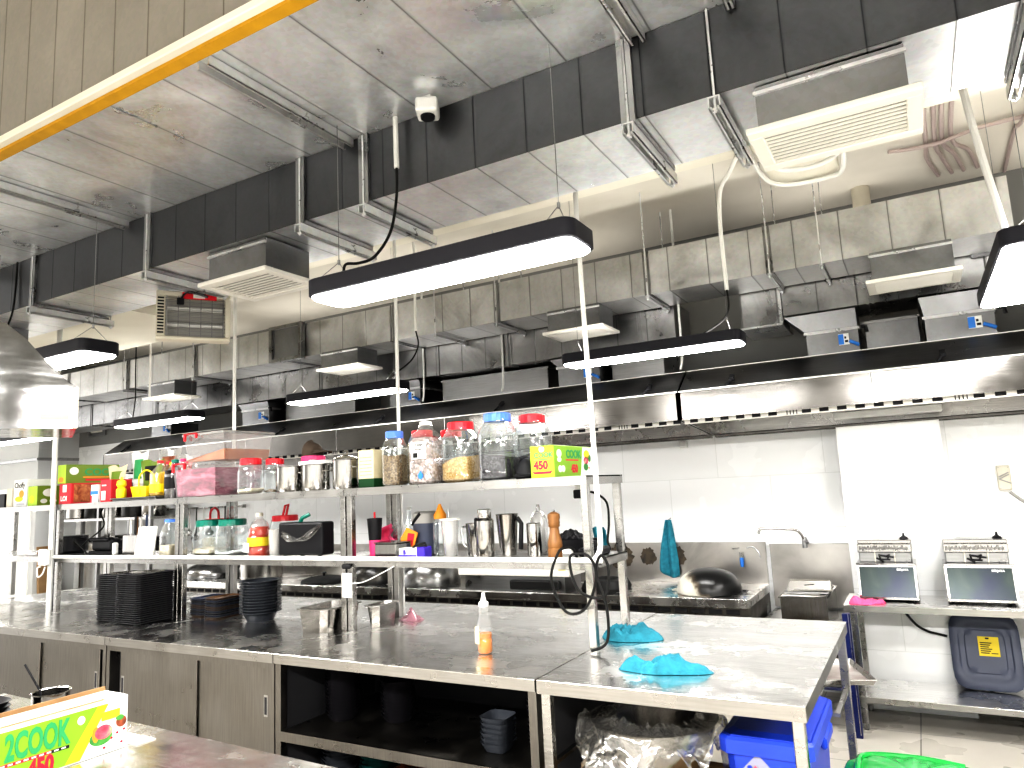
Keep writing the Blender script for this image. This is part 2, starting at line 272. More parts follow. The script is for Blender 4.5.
# ------------------------------------------------------------------ mesh helpers
class MB:
    def __init__(s): s.bm = bmesh.new(); s.mi = 0; s.T = Matrix.Identity(4)
    def _fin(s, verts, faces):
        for f in faces: f.material_index = s.mi
        for v in verts: v.co = s.T @ v.co
    def box(s, x0, x1, y0, y1, z0, z1, bev=0.0, seg=1):
        if x1 < x0: x0, x1 = x1, x0
        if y1 < y0: y0, y1 = y1, y0
        if z1 < z0: z0, z1 = z1, z0
        vs = [s.bm.verts.new(p) for p in ((x0,y0,z0),(x1,y0,z0),(x1,y1,z0),(x0,y1,z0),(x0,y0,z1),(x1,y0,z1),(x1,y1,z1),(x0,y1,z1))]
        fs = [s.bm.faces.new([vs[i] for i in q]) for q in ((0,3,2,1),(4,5,6,7),(0,1,5,4),(1,2,6,5),(2,3,7,6),(3,0,4,7))]
        if bev > 0:
            es = list({e for f in fs for e in f.edges})
            r = bmesh.ops.bevel(s.bm, geom=es, offset=min(bev, .49 * min(x1-x0, y1-y0, z1-z0)), segments=seg, affect='EDGES', profile=0.5)
            fs = list({f for f in r['faces']} | {f for f in fs if f.is_valid}); vs = list({v for f in fs for v in f.verts})
        s._fin(vs, fs); return s
    def rings(s, rings, close=True, cap0=True, cap1=True):
        R = [[s.bm.verts.new(p) for p in r] for r in rings]; fs = []; n = len(R[0])
        for a, b in zip(R, R[1:]):
            for i in range(n if close else n - 1):
                j = (i + 1) % n
                try: fs.append(s.bm.faces.new((a[i], a[j], b[j], b[i])))
                except ValueError: pass
        if cap0 and n > 2: fs.append(s.bm.faces.new(list(reversed(R[0]))))
        if cap1 and n > 2: fs.append(s.bm.faces.new(R[-1]))
        s._fin([v for r in R for v in r], fs); return s
    def lathe(s, prof, c=(0, 0, 0), seg=24, cap0=True, cap1=True, sq=None, sx=1, sy=1):
        rs = []
        for r, z in prof:
            ring = []
            for i in range(seg):
                a = 2 * PI * i / seg; ca, sa = math.cos(a), math.sin(a)
                if sq:  # superellipse: sq>2 is squarer
                    k = (abs(ca) ** sq + abs(sa) ** sq) ** (-1 / sq)
                else: k = 1
                ring.append((c[0] + r * k * ca * sx, c[1] + r * k * sa * sy, c[2] + z))
            rs.append(ring)
        return s.rings(rs, True, cap0, cap1)
    def tube(s, pts, r, seg=8, cap=True):
        pts = [Vector(p) for p in pts]; rs = []; up = None
        rr = r if isinstance(r, (list, tuple)) else [r] * len(pts)
        for i, p in enumerate(pts):
            d = (pts[min(i + 1, len(pts) - 1)] - pts[max(i - 1, 0)]).normalized()
            if up is None:
                up = Vector((0, 0, 1)) if abs(d.z) < .9 else Vector((1, 0, 0))
            a = d.cross(up)
            if a.length < 1e-4: a = d.cross(Vector((0, 1, 0)))
            a.normalize(); b = a.cross(d).normalized(); up = b
            rs.append([tuple(p + (a * math.cos(2*PI*k/seg) + b * math.sin(2*PI*k/seg)) * rr[i]) for k in range(seg)])
        rs = [list(reversed(q)) for q in rs]
        return s.rings(rs, True, cap, cap)
    def prism(s, poly, a0, a1, axis='x'):
        def P(u, v, a): return {'x': (a, u, v), 'y': (u, a, v), 'z': (u, v, a)}[axis]
        return s.rings([[P(u, v, a0) for u, v in poly], [P(u, v, a1) for u, v in poly]])
    def quad(s, *p):
        vs = [s.bm.verts.new(q) for q in p]; f = s.bm.faces.new(vs); s._fin(vs, [f]); return s
    def grid(s, fn, nu, nv, close=False):
        V = [[s.bm.verts.new(fn(i / (nu - 1), j / (nv - 1))) for j in range(nv)] for i in range(nu)]; fs = []
        for i in range(nu - 1):
            for j in range(nv - 1): fs.append(s.bm.faces.new((V[i][j], V[i+1][j], V[i+1][j+1], V[i][j+1])))
        s._fin([v for r in V for v in r], fs); return s
    def text(s, txt, size, mat4, bold=0.0, ext=0.0008, sx=1.0):
        cu = bpy.data.curves.new('tmp', 'FONT'); cu.body = txt; cu.size = size; cu.offset = bold; cu.extrude = ext; cu.resolution_u = 3
        ob = bpy.data.objects.new('tmp', cu); COL.objects.link(ob)
        dg = bpy.context.evaluated_depsgraph_get(); me = bpy.data.meshes.new_from_object(ob.evaluated_get(dg))
        tmp = bmesh.new(); tmp.from_mesh(me); mp = {}
        for v in tmp.verts: mp[v] = s.bm.verts.new(s.T @ (mat4 @ Vector((v.co.x * sx, v.co.y, v.co.z))))
        for f in tmp.faces:
            try: g = s.bm.faces.new([mp[v] for v in f.verts]); g.material_index = s.mi
            except ValueError: pass
        tmp.free(); bpy.data.objects.remove(ob); bpy.data.curves.remove(cu); bpy.data.meshes.remove(me); return s
    def build(s, name, mat, parent=None, smooth=False, loc=None, rz=0, solid=0.0, sub=0):
        bmesh.ops.recalc_face_normals(s.bm, faces=s.bm.faces[:])
        me = bpy.data.meshes.new(name); s.bm.to_mesh(me); s.bm.free()
        for m in (mat if isinstance(mat, (list, tuple)) else [mat]): me.materials.append(M[m] if isinstance(m, str) else m)
        if smooth:
            for p in me.polygons: p.use_smooth = True
            try: me.set_sharp_from_angle(angle=math.radians(38))
            except Exception: pass
        o = bpy.data.objects.new(name, me); COL.objects.link(o)
        if parent: o.parent = parent
        if loc: o.location = loc
        if rz: o.rotation_euler = (0, 0, rz)
        if sub: md = o.modifiers.new('sub', 'SUBSURF'); md.levels = sub; md.render_levels = sub
        if solid: md = o.modifiers.new('solid', 'SOLIDIFY'); md.thickness = solid; md.offset = 0
        return o
def tag(o, label, cat, group=None, kind=None):
    o['label'] = label; o['category'] = cat
    if group: o['group'] = group
    if kind: o['kind'] = kind
    return o
def thing(name, label, cat, loc=(0, 0, 0), rz=0, group=None):
    o = bpy.data.objects.new(name, None); COL.objects.link(o); o.empty_display_size = 0.05
    o.location = loc; o.rotation_euler = (0, 0, rz); tag(o, label, cat, group); return o
def struct(name, mb, mat, label=None, parent=None):
    o = mb.build(name, mat, parent)
    if not parent:
        o['kind'] = 'structure'; o['category'] = name.split('_')[0]
        if label: o['label'] = label
    return o
KIDS = {}
def dup(root, loc, rz=None, label=None, group=None, scale=None):
    r = root.copy(); COL.objects.link(r); r.location = loc
    if rz is not None: r.rotation_euler = (0, 0, rz)
    if label: r['label'] = label
    if group: r['group'] = group
    if scale: r.scale = scale
    for ch in list(root.children):
        c = ch.copy(); COL.objects.link(c); c.parent = r
        for g in ch.children:
            d = g.copy(); COL.objects.link(d); d.parent = c
    return r
def front(x, y, z):   # text frame on a face looking to -Y
    return Matrix.Translation((x, y, z)) @ Matrix.Rotation(PI / 2, 4, 'X')
def faceX(x, y, z):   # text frame on a face looking to +X
    return Matrix.Translation((x, y, z)) @ Matrix.Rotation(PI / 2, 4, 'Z') @ Matrix.Rotation(PI / 2, 4, 'X')
def smoothpath(pts, n=6):
    P = [Vector(p) for p in pts]; P = [P[0]] + P + [P[-1]]; out = []
    for i in range(1, len(P) - 2):
        for k in range(n):
            t = k / n; a, b, c, d = P[i-1], P[i], P[i+1], P[i+2]
            out.append(0.5 * ((2*b) + (c-a)*t + (2*a-5*b+4*c-d)*t*t + (3*b-a-3*c+d)*t**3))
    out.append(P[-2]); return [tuple(q) for q in out]
# ================================================================== room shell
struct('floor', MB().box(-14, 4.2, -3, 6.0, -0.08, 0), 'floor', 'beige tiled kitchen floor')
struct('ceiling', MB().box(-14, 4.2, 1.5, 6.0, 3.6, 3.72), 'ceil', 'stained bare concrete ceiling above the ducts')
struct('ceiling_front', MB().box(-14, 4.2, -3, 1.5, 4.4, 4.5), 'ceil', 'higher ceiling over the viewpoint')
struct('wall_back', MB().box(-10.45, 4.2, 5.85, 6.0, 0, 2.45), 'tilewall', 'white tiled back wall')
struct('trim_1', MB().box(-10.45, 4.2, 5.85, 6.0, 2.45, 3.6), 'greywall', 'grey upper part of the back wall above the hoods')
struct('wall_left', MB().box(-10.6, -10.45, 5.31, 6.0, 0, 3.6), 'palewall', 'pale side wall at the far left')
struct('trim_2', MB().box(-10.45, -10.435, 5.31, 5.85, 2.26, 2.30), 'steeldark', 'dark rail along the far left wall')
struct('trim_3', MB().box(-14, -10.45, 5.295, 5.31, 2.26, 2.30), 'steeldark', 'dark rail along the far left return wall')
struct('wall_left_return', MB().box(-14, -10.6, 5.31, 5.45, 0, 3.6), 'palewall', 'pale return wall at the far left edge')
struct('trim_4', MB().box(-0.49, 0.145, 5.55, 5.85, 0, 1.895), 'tilewall', 'white tiled pillar on the back wall between sink and fryers')
struct('trim_5', MB().box(-10.0, 4.2, 2.95, 4.25, 3.49, 3.6), 'beam', 'cream concrete ceiling beam with a cracked edge')
struct('trim_6', MB().box(-7.6, -5.4, 3.3, 3.9, 3.12, 3.49).box(-7.9, -5.1, 3.2, 4.0, 3.06, 3.12), 'beam', 'cream boxed drop below the ceiling beam')

struct('wall_front', MB().box(-14, 4.2, -3.15, -3, 0, 4.4), 'palewall', 'pale wall behind the viewpoint')
struct('wall_right', MB().box(4.2, 4.35, -3, 6.0, 0, 4.4), 'palewall', 'pale wall beyond the right edge')

# ================================================================== ducts
def seam_flange(mb, x, y0, y1, z0, z1, e=0.018, w=0.02):
    for dx in (-0.016, 0.016):
        mb.box(x+dx-w/2, x+dx+w/2, y0-e, y0, z0-e, z1)         # front leg
        mb.box(x+dx-w/2, x+dx+w/2, y0, y1, z0-e, z0)           # under leg
d1 = thing('ventilation_duct', 'wide galvanised duct with warm reflections toned into its side crossing the upper left corner', 'duct', (0, 1.487, 3.16))
MB().box(-9, 2.6, 0.0, 0.81, 0.0, 0.40).build('casing', 'galvwide', d1)
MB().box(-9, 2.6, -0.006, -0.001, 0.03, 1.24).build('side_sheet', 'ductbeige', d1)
MB().box(-9, 2.6, -0.036, -0.001, -0.004, 0.028, .004).build('edge_trim', 'beam', d1)['label'] = 'cream strip along the lower edge of the duct'
MB().box(-9, 2.6, -0.002, 0.045, -0.014, 0.004).build('insulation_strip', 'yellow', d1)['label'] = 'yellow insulation strip'
d2 = thing('ventilation_duct', 'long galvanised duct with dark side hanging just below and behind the wide duct', 'duct', (0, 2.3, 2.85))
MB().box(-9.5, 3.2, 0.0, 0.46, 0.004, 0.55).build('casing', 'galv', d2)
MB().box(-9.5, 3.2, -0.004, 0.0, 0.0, 0.308).build('side_sheet', 'galvshade', d2)
for fx in (-7.3, -6.0, -4.66, -3.51, -2.36, -1.975, -0.757, 0.415, 1.6):
    f = MB(); seam_flange(f, fx, 0, 0.46, 0, 0.31); f.build('flange', 'galvdark', d2)
d3 = thing('ventilation_duct', 'pale grey galvanised duct running in the middle distance above the second row of lamps', 'duct', (0, 4.67, 2.86))
MB().box(-10.3, 0.60, 0, 0.42, 0, 0.31).build('casing', 'galvmid', d3)
for fx in (-8.6, -7.45, -6.3, -5.02, -3.75, -2.72, -1.50, -0.69):
    f = MB(); seam_flange(f, fx, 0, 0.42, 0, 0.31, .01, .012); f.build('flange', 'galvdark', d3)
MB().box(0.42, 0.595, 0.42, 0.435, -0.02, 0.13).build('end_branch', 'galvbox', d3)
d4 = thing('ventilation_duct', 'dark mirror-like galvanised exhaust duct behind the pale duct, left of the gap', 'duct', (0, 5.12, 2.60))
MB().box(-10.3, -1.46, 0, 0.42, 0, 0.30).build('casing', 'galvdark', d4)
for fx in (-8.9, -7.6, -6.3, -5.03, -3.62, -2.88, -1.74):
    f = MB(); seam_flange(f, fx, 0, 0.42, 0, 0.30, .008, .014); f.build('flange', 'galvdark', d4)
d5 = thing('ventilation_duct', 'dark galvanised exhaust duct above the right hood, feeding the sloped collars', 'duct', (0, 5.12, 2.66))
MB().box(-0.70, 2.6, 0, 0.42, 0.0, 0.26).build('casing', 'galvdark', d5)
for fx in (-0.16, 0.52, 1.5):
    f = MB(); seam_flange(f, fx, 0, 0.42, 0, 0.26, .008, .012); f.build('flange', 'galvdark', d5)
d6 = thing('duct_box', 'stubby dark galvanised duct box with bolted bottom flange beside the sloped collar', 'duct', (-0.98, 5.12, 2.60))
MB().box(0, 0.26, 0, 0.42, 0.012, 0.26).build('casing', 'galvdark', d6)
MB().box(-0.012, 0.272, -0.012, 0.43, 0, 0.014).build('flange', 'galvrail', d6)
MB().box(0.255, 0.275, -0.006, 0.02, 0.014, 0.27).build('corner_angle', 'galvrail', d6)
# collars between the hoods and the exhaust ducts
def collar(x0, x1, label, slant, zt, sticker=True):
    t = thing('hood_collar', label, 'duct collar', (x0, 5.166, 2.3607), group=None); w = x1 - x0
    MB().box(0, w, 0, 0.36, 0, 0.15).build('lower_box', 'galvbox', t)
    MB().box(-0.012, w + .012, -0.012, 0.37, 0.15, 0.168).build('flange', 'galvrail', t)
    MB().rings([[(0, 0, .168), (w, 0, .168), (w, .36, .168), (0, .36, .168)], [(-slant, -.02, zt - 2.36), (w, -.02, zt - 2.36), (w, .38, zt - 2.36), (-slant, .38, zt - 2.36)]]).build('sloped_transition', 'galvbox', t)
    if sticker:
        s = MB().box(w*.62, w*.82, -0.003, 0, 0.055, 0.13); s.mi = 1; s.box(w*.62, w*.72, -0.0045, -0.003, .058, .127); s.mi = 2; s.box(w*.74, w*.80, -0.0045, -0.003, .07, .085); s.box(w*.735, w*.77, -0.0045, -0.003, .095, .11)
        s.build('damper_plate', ['whitecard', 'inkblue', 'inkblack'], t)
        MB().tube([(w*.83, -.012, .075), (w*.95, -.02, .052), (w*1.0, -.02, .040)], .011).build('damper_handle', 'inkblue', t)
    MB().tube([(w + .02, -.02, .158), (w + .05, -.02, .158), (w + .055, -.02, .12)], .012, 6).build('bolt_bracket', 'blacksoft', t)
    return t
collar(-0.575, -0.255, 'sloped galvanised collar with blue damper plate above the right hood, left of the pillar', .13, 2.6515)
collar(0.13, 0.50, 'galvanised collar with blue damper plate at the right edge above the hood', .02, 2.6515)
collar(-2.46, -2.10, 'small galvanised collar with blue damper plate between the two middle lamps', .06, 2.5915)
collar(-4.2, -3.85, 'galvanised collar with blue valve plate just below the middle lamp', .05, 2.5915)
collar(-6.2, -5.8, 'pale teal galvanised collar behind the white rod above the storage bins', .05, 2.5915)
collar(-7.75, -7.4, 'small galvanised collar above the left end of the long hood', .05, 2.5915)
# hood plenum boxes behind the collars
for x0, x1, lb in ((-0.22, 0.10, 'grey sheet box on top of the right hood'), (-2.05, -1.62, 'dark grey plenum box behind the right middle lamp'), (-3.7, -2.62, 'wide grey plenum box on top of the long hood'), (-5.7, -4.75, 'dark grey plenum box on the long hood left of the white rod')):
    t = thing('plenum_box', lb, 'plenum box', (x0, 5.3, 2.3607)); MB().box(0, x1 - x0, 0, .4, 0, .22, .004).build('casing', 'galvbox' if x0 > -1 else 'steeldark', t); MB().box(-.01, x1-x0+.01, -.01, .41, .20, .215).build('rim', 'steeldark', t)

# supply-air grille boxes under the ducts
def grille_box(name, label, x0, x1, y0, y1, zt, zb, ov, slats_along='x', group='supply grille boxes under the ducts'):
    cx, cy = (x0 + x1) / 2, (y0 + y1) / 2; t = thing(name, label, 'air grille', (cx, cy, zb), group=None)
    hx, hy = (x1 - x0) / 2, (y1 - y0) / 2
    MB().box(-hx, hx, -hy, hy, 0.01, zt - zb).build('neck', 'galvbox', t)
    fl = MB().box(-hx - .005, hx + .005, -hy - .012, -hy, zt - zb - .03, zt - zb - .018)
    for k in (-.8, .8): fl.lathe([(.006, 0), (.006, .004)], (k * hx, -hy - .012, zt - zb - .026), 8)
    fl.build('mounting_flange', 'galvrail', t)
    X, Y = hx + ov, hy + ov; b = .045
    fr = MB().box(-X, X, -Y, -Y + b, -.012, .01, .003).box(-X, X, Y - b, Y, -.012, .01, .003).box(-X, -X + b, -Y + b, Y - b, -.012, .01, .003).box(X - b, X, -Y + b, Y - b, -.012, .01, .003)
    fr.build('grille_frame', 'louver', t)
    sl = MB(); n = 9
    for i in range(n):
        yy = -Y + b + (2 * (Y - b)) * (i + .5) / n
        sl.box(-X + b, X - b, yy - .007, yy + .005, -.008, -.004)
    sl.mi = 1; sl.box(-X + b, X - b, -Y + b, Y - b, .004, .006)
    sl.build('slats', ['louver', 'louverdark'], t)
    return t
grille_box('grille_box', 'largest white air grille at upper right under the long duct', -0.335, 0.10, 2.335, 2.60, 2.8495, 2.69, .035)
grille_box('grille_box', 'white air grille under the duct directly right of the insect killer', -3.06, -2.645, 2.335, 2.62, 2.8495, 2.68, .04)
grille_box('grille_box', 'white air grille at the far left edge above the curved hood', -5.78, -5.36, 2.335, 2.62, 2.8495, 2.68, .04)
grille_box('grille_box', 'flat white air grille under the pale duct at right, above the blue damper plate', -0.12, 0.30, 4.64, 4.90, 2.8594, 2.68, .035)
grille_box('grille_box', 'flat white air grille just above the lamp right of centre', -2.27, -1.86, 4.64, 4.90, 2.8594, 2.69, .035)
grille_box('grille_box', 'flat white air grille under the pale duct above the middle lamp', -4.54, -4.12, 4.64, 4.90, 2.8594, 2.70, .035)
grille_box('grille_box', 'flat white air grille under the pale duct above the left small lamp', -7.05, -6.6, 4.64, 4.90, 2.8594, 2.70, .035)

# duct hangers : channel rail + two threaded rods
def hanger(label, x, y0, y1, z, ztop, h=.035, w=.034, rods=True, zfront=None):
    t = thing('duct_hanger', label, 'duct hanger', (x, (y0 + y1) / 2, z)); L = (y1 - y0) / 2
    MB().box(-w/2, w/2, -L, L, -.004, 0).box(-w/2, -w/2+.004, -L, L, -h, -.004).box(w/2-.004, w/2, -L, L, -h, -.004).box(-w/2, -w/2+.011, -L, L, -h, -h+.003).box(w/2-.011, w/2, -L, L, -h, -h+.003).build('channel', 'galvrail', t)
    if rods:
        for yy, zt_ in ((-L + .012, zfront or ztop), (L - .012, ztop)):
            MB().tube([(0, yy, -h - .015), (0, yy, zt_ - z)], .0045, 6).lathe([(.011, -h - .010), (.011, -h)], (0, yy, 0), 6).build('threaded_rod', 'galvrail', t)
    return t
hanger('bright channel rail under the wide duct, the longest one beside the yellow strip', -2.06, 1.536, 2.285, 3.1575, 3.59, .04, .06, rods=False)
hanger('channel rail under the wide duct near the left edge', -3.705, 1.536, 2.285, 3.1575, 3.59, .04, .055, rods=False)
hanger('channel rail under the wide duct at the top edge, right of the white camera', -0.70, 1.536, 2.285, 3.1575, 3.59, .04, .055, rods=False)
hanger('short channel rail end poking down at the top edge right of centre', -0.375, 1.55, 2.285, 3.1575, 3.59, .035, .03, rods=False)
hanger('channel rail under the dark duct at the far left', -5.2, 1.536, 2.285, 3.1575, 3.59, .04, .05, rods=False)
for x, lb in ((-0.757, 'duct hanger rail at the double seam right of the big lamp'), (-0.455, 'duct hanger rail closest to the largest air grille'), (-1.975, 'duct hanger rail above the middle of the big lamp'), (-2.36, 'duct hanger rail just left of the black lamp cable'), (-3.51, 'duct hanger rail directly left of the insect killer'), (0.415, 'duct hanger rail near the top right corner'), (-4.66, 'duct hanger rail near the left edge behind the white rod')):
    hanger(lb, x, 2.269, 2.80, 2.8310, 3.5995, .04, .04, zfront=3.1535)
for x, lb in ((-0.69, 'thin hanger on the pale duct right of the hanging white conduit'), (-0.385, 'thin hanger on the pale duct left of the flat right grille'), (-1.50, 'thin hanger on the pale duct left of the hanging white conduit'), (-2.72, 'thin hanger on the pale duct below the big lamp'), (-3.3, 'thin hanger on the pale duct under the left half of the big lamp'), (-6.33, 'thin hanger on the pale duct below the insect killer'), (-7.5, 'thin hanger on the pale duct right of the near-left lamp')):
    hanger(lb, x, 4.641, 5.1125, 2.8490, 3.5995, .02, .025)
t = thing('square_damper', 'grey square damper fitted around the pale duct below the left grille', 'damper', (-4.97, 4.609, 2.84))
MB().box(-.21, -.17, 0, .05, 0, .34).box(.17, .21, 0, .05, 0, .34).box(-.17, .17, 0, .05, .31, .34).box(-.17, .17, 0, .05, 0, .03).build('frame', 'galvdark', t)
MB().box(-.17, .17, .02, .05, .03, .31).build('panel', 'galvbox', t)

# ================================================================== lamps
def lamp(label, x0, x1, y0, y1, zb, wires=True, wtop=3.16, axis='x'):
    cx, cy = (x0 + x1) / 2, (y0 + y1) / 2
    t = thing('pendant_lamp', label, 'ceiling lamp', (cx, cy, zb), group='black linear pendant lamps')
    hx, hy = (x1 - x0) / 2, (y1 - y0) / 2
    def rr(ix, iy, z, r=.045, k=5):
        pts = []
        for sx, sy, a0 in ((1, 1, 0), (-1, 1, PI/2), (-1, -1, PI), (1, -1, 3*PI/2)):
            for i in range(k + 1):
                a = a0 + PI/2 * i / k; pts.append((sx*(hx-ix-r) + r*math.cos(a), sy*(hy-iy-r) + r*math.sin(a), z))
        return pts
    MB().rings([rr(.008, .008, .004), rr(0, 0, .008), rr(0, 0, .070), rr(.006, .006, .075)]).build('housing', 'lampbody', t, True)
    MB().rings([rr(.016, .016, -.006), rr(.010, .010, .000), rr(.010, .010, .006)]).build('diffuser', 'lampglow', t)
    if y0 > 3: MB().box(-hx+.04, hx-.04, -hy+.05, hy-.05, .075, .078).build('added_fill_strip', 'upfill', t)  # unseen glowing strip added on the housing top to brighten the ceiling
    if wires:
        for s in (-1, 1):
            p = (hx - .09) if axis == 'x' else 0; q = 0 if axis == 'x' else (hy - .2); a = (.0, .1) if axis == 'x' else (.1, .0)
            w = MB()
            for k in (-1, 1): w.tube([(s*p + k*a[0], s*q + k*a[1], .075), (s*p, s*q, .16)], .0016, 5)
            w.tube([(s*p, s*q, .155), (s*p, s*q, wtop - zb)], .0016, 5); w.lathe([(.006, .15), (.006, .17)], (s*p, s*q, 0), 8); w.build('suspension_wire', 'steeldark', t)
    return t
ZL = 2.385
lamp('big linear lamp hanging at centre left, nearest and largest of the bright lamps', -2.10, -0.90, 2.05, 2.27, ZL, wtop=3.1555)
lamp('linear lamp at upper left behind the white rod, above the curved hood', -4.88, -3.68, 2.05, 2.27, ZL, wtop=3.1555)
lamp('linear lamp right of centre in front of the long hood, below the white drop conduit', -2.03, -0.84, 4.30, 4.52, ZL, wtop=3.5995)
lamp('thin linear lamp in the middle distance directly above the brown and red lidded jars', -4.65, -3.45, 4.30, 4.52, ZL, wtop=3.5995)
lamp('small linear lamp above the snack bags and the long green carton', -7.12, -5.92, 4.30, 4.52, ZL, wtop=3.5995)
lamp('smallest linear lamp at the far left edge below the curved hood', -9.7, -8.5, 4.27, 4.49, ZL, wtop=3.5995)
lamp('linear lamp turned end-on at the right edge of the frame', 0.36, 0.62, 3.2, 4.42, ZL + .01, axis='y', wtop=3.4895)
# cables, conduits
def cable(name, label, pts, r, mat, cat='cable', seg=8, n=6, group=None):
    o = MB().tube(smoothpath(pts, n), r, seg).build(name, mat, smooth=True); tag(o, label, cat, group); return o
cable('conduit', 'short white conduit stub holding the big lamp cable beside the camera', [(-1.765, 2.25, 3.1585), (-1.765, 2.25, 2.93)], .011, 'pvc', 'conduit')
cable('lamp_cable', 'black cable dropping from the white stub to the big lamp', [(-1.765, 2.25, 2.9295), (-1.77, 2.25, 2.8), (-1.79, 2.23, 2.65), (-1.85, 2.2, 2.55), (-1.91, 2.17, 2.525), (-1.97, 2.16, 2.53), (-1.985, 2.16, 2.50), (-1.985, 2.16, 2.4705)], .006, 'cable')
cable('conduit', 'white conduit hanging down in a gentle curve behind the right end of the big lamp', [(-0.74, 4.20, 3.4885), (-0.74, 4.20, 3.47), (-0.755, 4.205, 3.45), (-0.80, 4.24, 3.40), (-0.87, 4.28, 3.32), (-0.895, 4.3, 3.12), (-0.892, 4.3, 2.7)], .013, 'pvc', 'conduit')
cable('lamp_cable', 'black cable from the curved white conduit down to the lamp right of centre', [(-0.892, 4.3, 2.6995), (-0.89, 4.3, 2.60), (-0.93, 4.35, 2.54), (-1.02, 4.4, 2.50), (-1.10, 4.41, 2.4695)], .006, 'cable')
cable('conduit', 'white conduit hanging in a curve at upper right beside the end-on lamp', [(0.30, 3.25, 3.4885), (0.325, 3.28, 3.08), (0.35, 3.3, 2.85), (0.378, 3.3, 2.62), (0.395, 3.3, 2.4725)], .014, 'pvc', 'conduit')
cable('lamp_cable', 'black cable dropping to the upper left lamp beside the white rod', [(-4.85, 2.285, 3.1555), (-4.85, 2.275, 2.85), (-4.83, 2.22, 2.66), (-4.75, 2.17, 2.55), (-4.7, 2.16, 2.4665)], .006, 'cable')
cable('lamp_cable', 'black cable looping down to the thin middle lamp', [(-3.38, 4.5, 2.8575), (-3.36, 4.5, 2.74), (-3.40, 4.46, 2.62), (-3.5, 4.41, 2.53), (-3.56, 4.41, 2.4695)], .006, 'cable')
cable('conduit', 'white conduit stub above the thin middle lamp', [(-3.38, 4.5, 3.5995), (-3.38, 4.5, 2.86)], .011, 'pvc', 'conduit')
cable('lamp_cable', 'black cable down to the small lamp above the snack bags', [(-7.05, 4.5, 3.5995), (-7.05, 4.5, 3.0), (-7.04, 4.5, 2.7), (-7.0, 4.45, 2.4685)], .006, 'cable')
# vertical white rods on the racks
cable('conduit', 'white rod rising from the right end of the rack past the green carton', [(-1.285, 3.035, 1.3505), (-1.29, 3.038, 1.9), (-1.30, 3.04, 2.6), (-1.30, 3.04, 3.4895)], .0125, 'pvc', 'conduit')
cable('conduit', 'white rod rising behind the blue-lidded spice jar on the middle of the racks', [(-2.80, 3.5235, .8505), (-2.80, 3.5235, 3.4895)], .0115, 'pvc', 'conduit')
cable('conduit', 'white rod rising behind the stacked storage bins', [(-4.32, 3.5245, .8505), (-4.32, 3.5245, 3.4895)], .0125, 'pvc', 'conduit')
cable('conduit', 'thick white rod passing in front of the upper left lamp', [(-5.72, 3.028, .8505), (-5.735, 3.028, 3.4895)], .019, 'pvc', 'conduit')
for x, y, z0, z1, lb in ((-6.35, 4.2, 2.6, 3.4895, 'thin white rod right of the upper left lamp'), (-3.78, 5.105, 2.3785, 3.5995, 'thin white rod below the flat middle grille'), (-2.96, 5.105, 2.3785, 3.5995, 'thin white bent rod dropping to the long hood right of centre'), (-1.44, 5.105, 2.3785, 3.5995, 'thin white rod dropping behind the lamp right of centre')):
    cable('conduit', lb, [(x, y, z0), (x + (.02 if y > 4.5 else 0), y, z0 + .2), (x + (.02 if y > 4.5 else 0), y, z1)], .0095, 'pvc', 'conduit')
cable('conduit', 'white conduit laid along the middle shelf front edges, bent up at its right end', [(-5.69, 3.035, 1.234), (-4.3, 3.035, 1.238), (-2.9, 3.035, 1.238), (-1.42, 3.035, 1.238), (-1.325, 3.035, 1.244), (-1.290, 3.035, 1.285), (-1.285, 3.035, 1.35)], .013, 'pvc', 'conduit', n=3)
# ceiling conduits near the speckled panel
t = MB().box(-.60, -.22, 4.15, 4.62, 3.39, 3.489).build('ceiling_box', 'beam'); tag(t, 'cream speckled box on the ceiling behind the largest air grille', 'ceiling box')
cable('conduit', 'outer white conduit looping below the cream ceiling box', [(-.66, 3.95, 3.4745), (-.635, 4.3, 3.38), (-.55, 4.52, 3.36), (-.30, 4.58, 3.36), (-.19, 4.45, 3.36), (-.17, 4.0, 3.4745)], .014, 'pvc', 'conduit')
cable('conduit', 'inner white conduit crossing below the cream ceiling box', [(-.60, 3.80, 3.4745), (-.57, 4.0, 3.36), (-.50, 4.22, 3.33), (-.28, 4.25, 3.325), (-.13, 4.0, 3.33), (-.06, 3.75, 3.4745)], .014, 'pvc', 'conduit')
for i, x in enumerate((.22, .27, .31, .36)):
    cable('ceiling_pipe', 'pale ceiling pipe beside the curved white conduit, %s of four' % ('first from the left', 'second from the left', 'third from the left', 'rightmost')[i], [(x + .02, 4.3, 3.5865), (x + .04, 5.0, 3.5865), (x + .05 + .03 * i, 5.25, 3.5865), (x + .12 + .03 * i, 5.6, 3.5865)], .013, 'pipepink', 'pipe')
cable('ceiling_pipe', 'pale pipe crossing the ceiling at the upper right above the pipes', [(.05, 4.9, 3.558), (.3, 4.95, 3.558), (.6, 4.85, 3.558), (1.2, 4.9, 3.558)], .013, 'pipepink', 'pipe')
cable('ceiling_pipe', 'pinkish pipe running away along the ceiling at the right edge', [(.75, 3.9, 3.4775), (.75, 4.45, 3.476), (.73, 4.88, 3.53), (.73, 5.1, 3.585), (.74, 5.8, 3.587)], .012, 'pipepink', 'pipe')
t = MB().lathe([(.06, 0), (.06, .2995)], (-.15, 5.55, 3.3), 20).build('pipe_stub', 'cream', smooth=True); tag(t, 'cream pipe stub peeping over the pale duct', 'pipe stub')
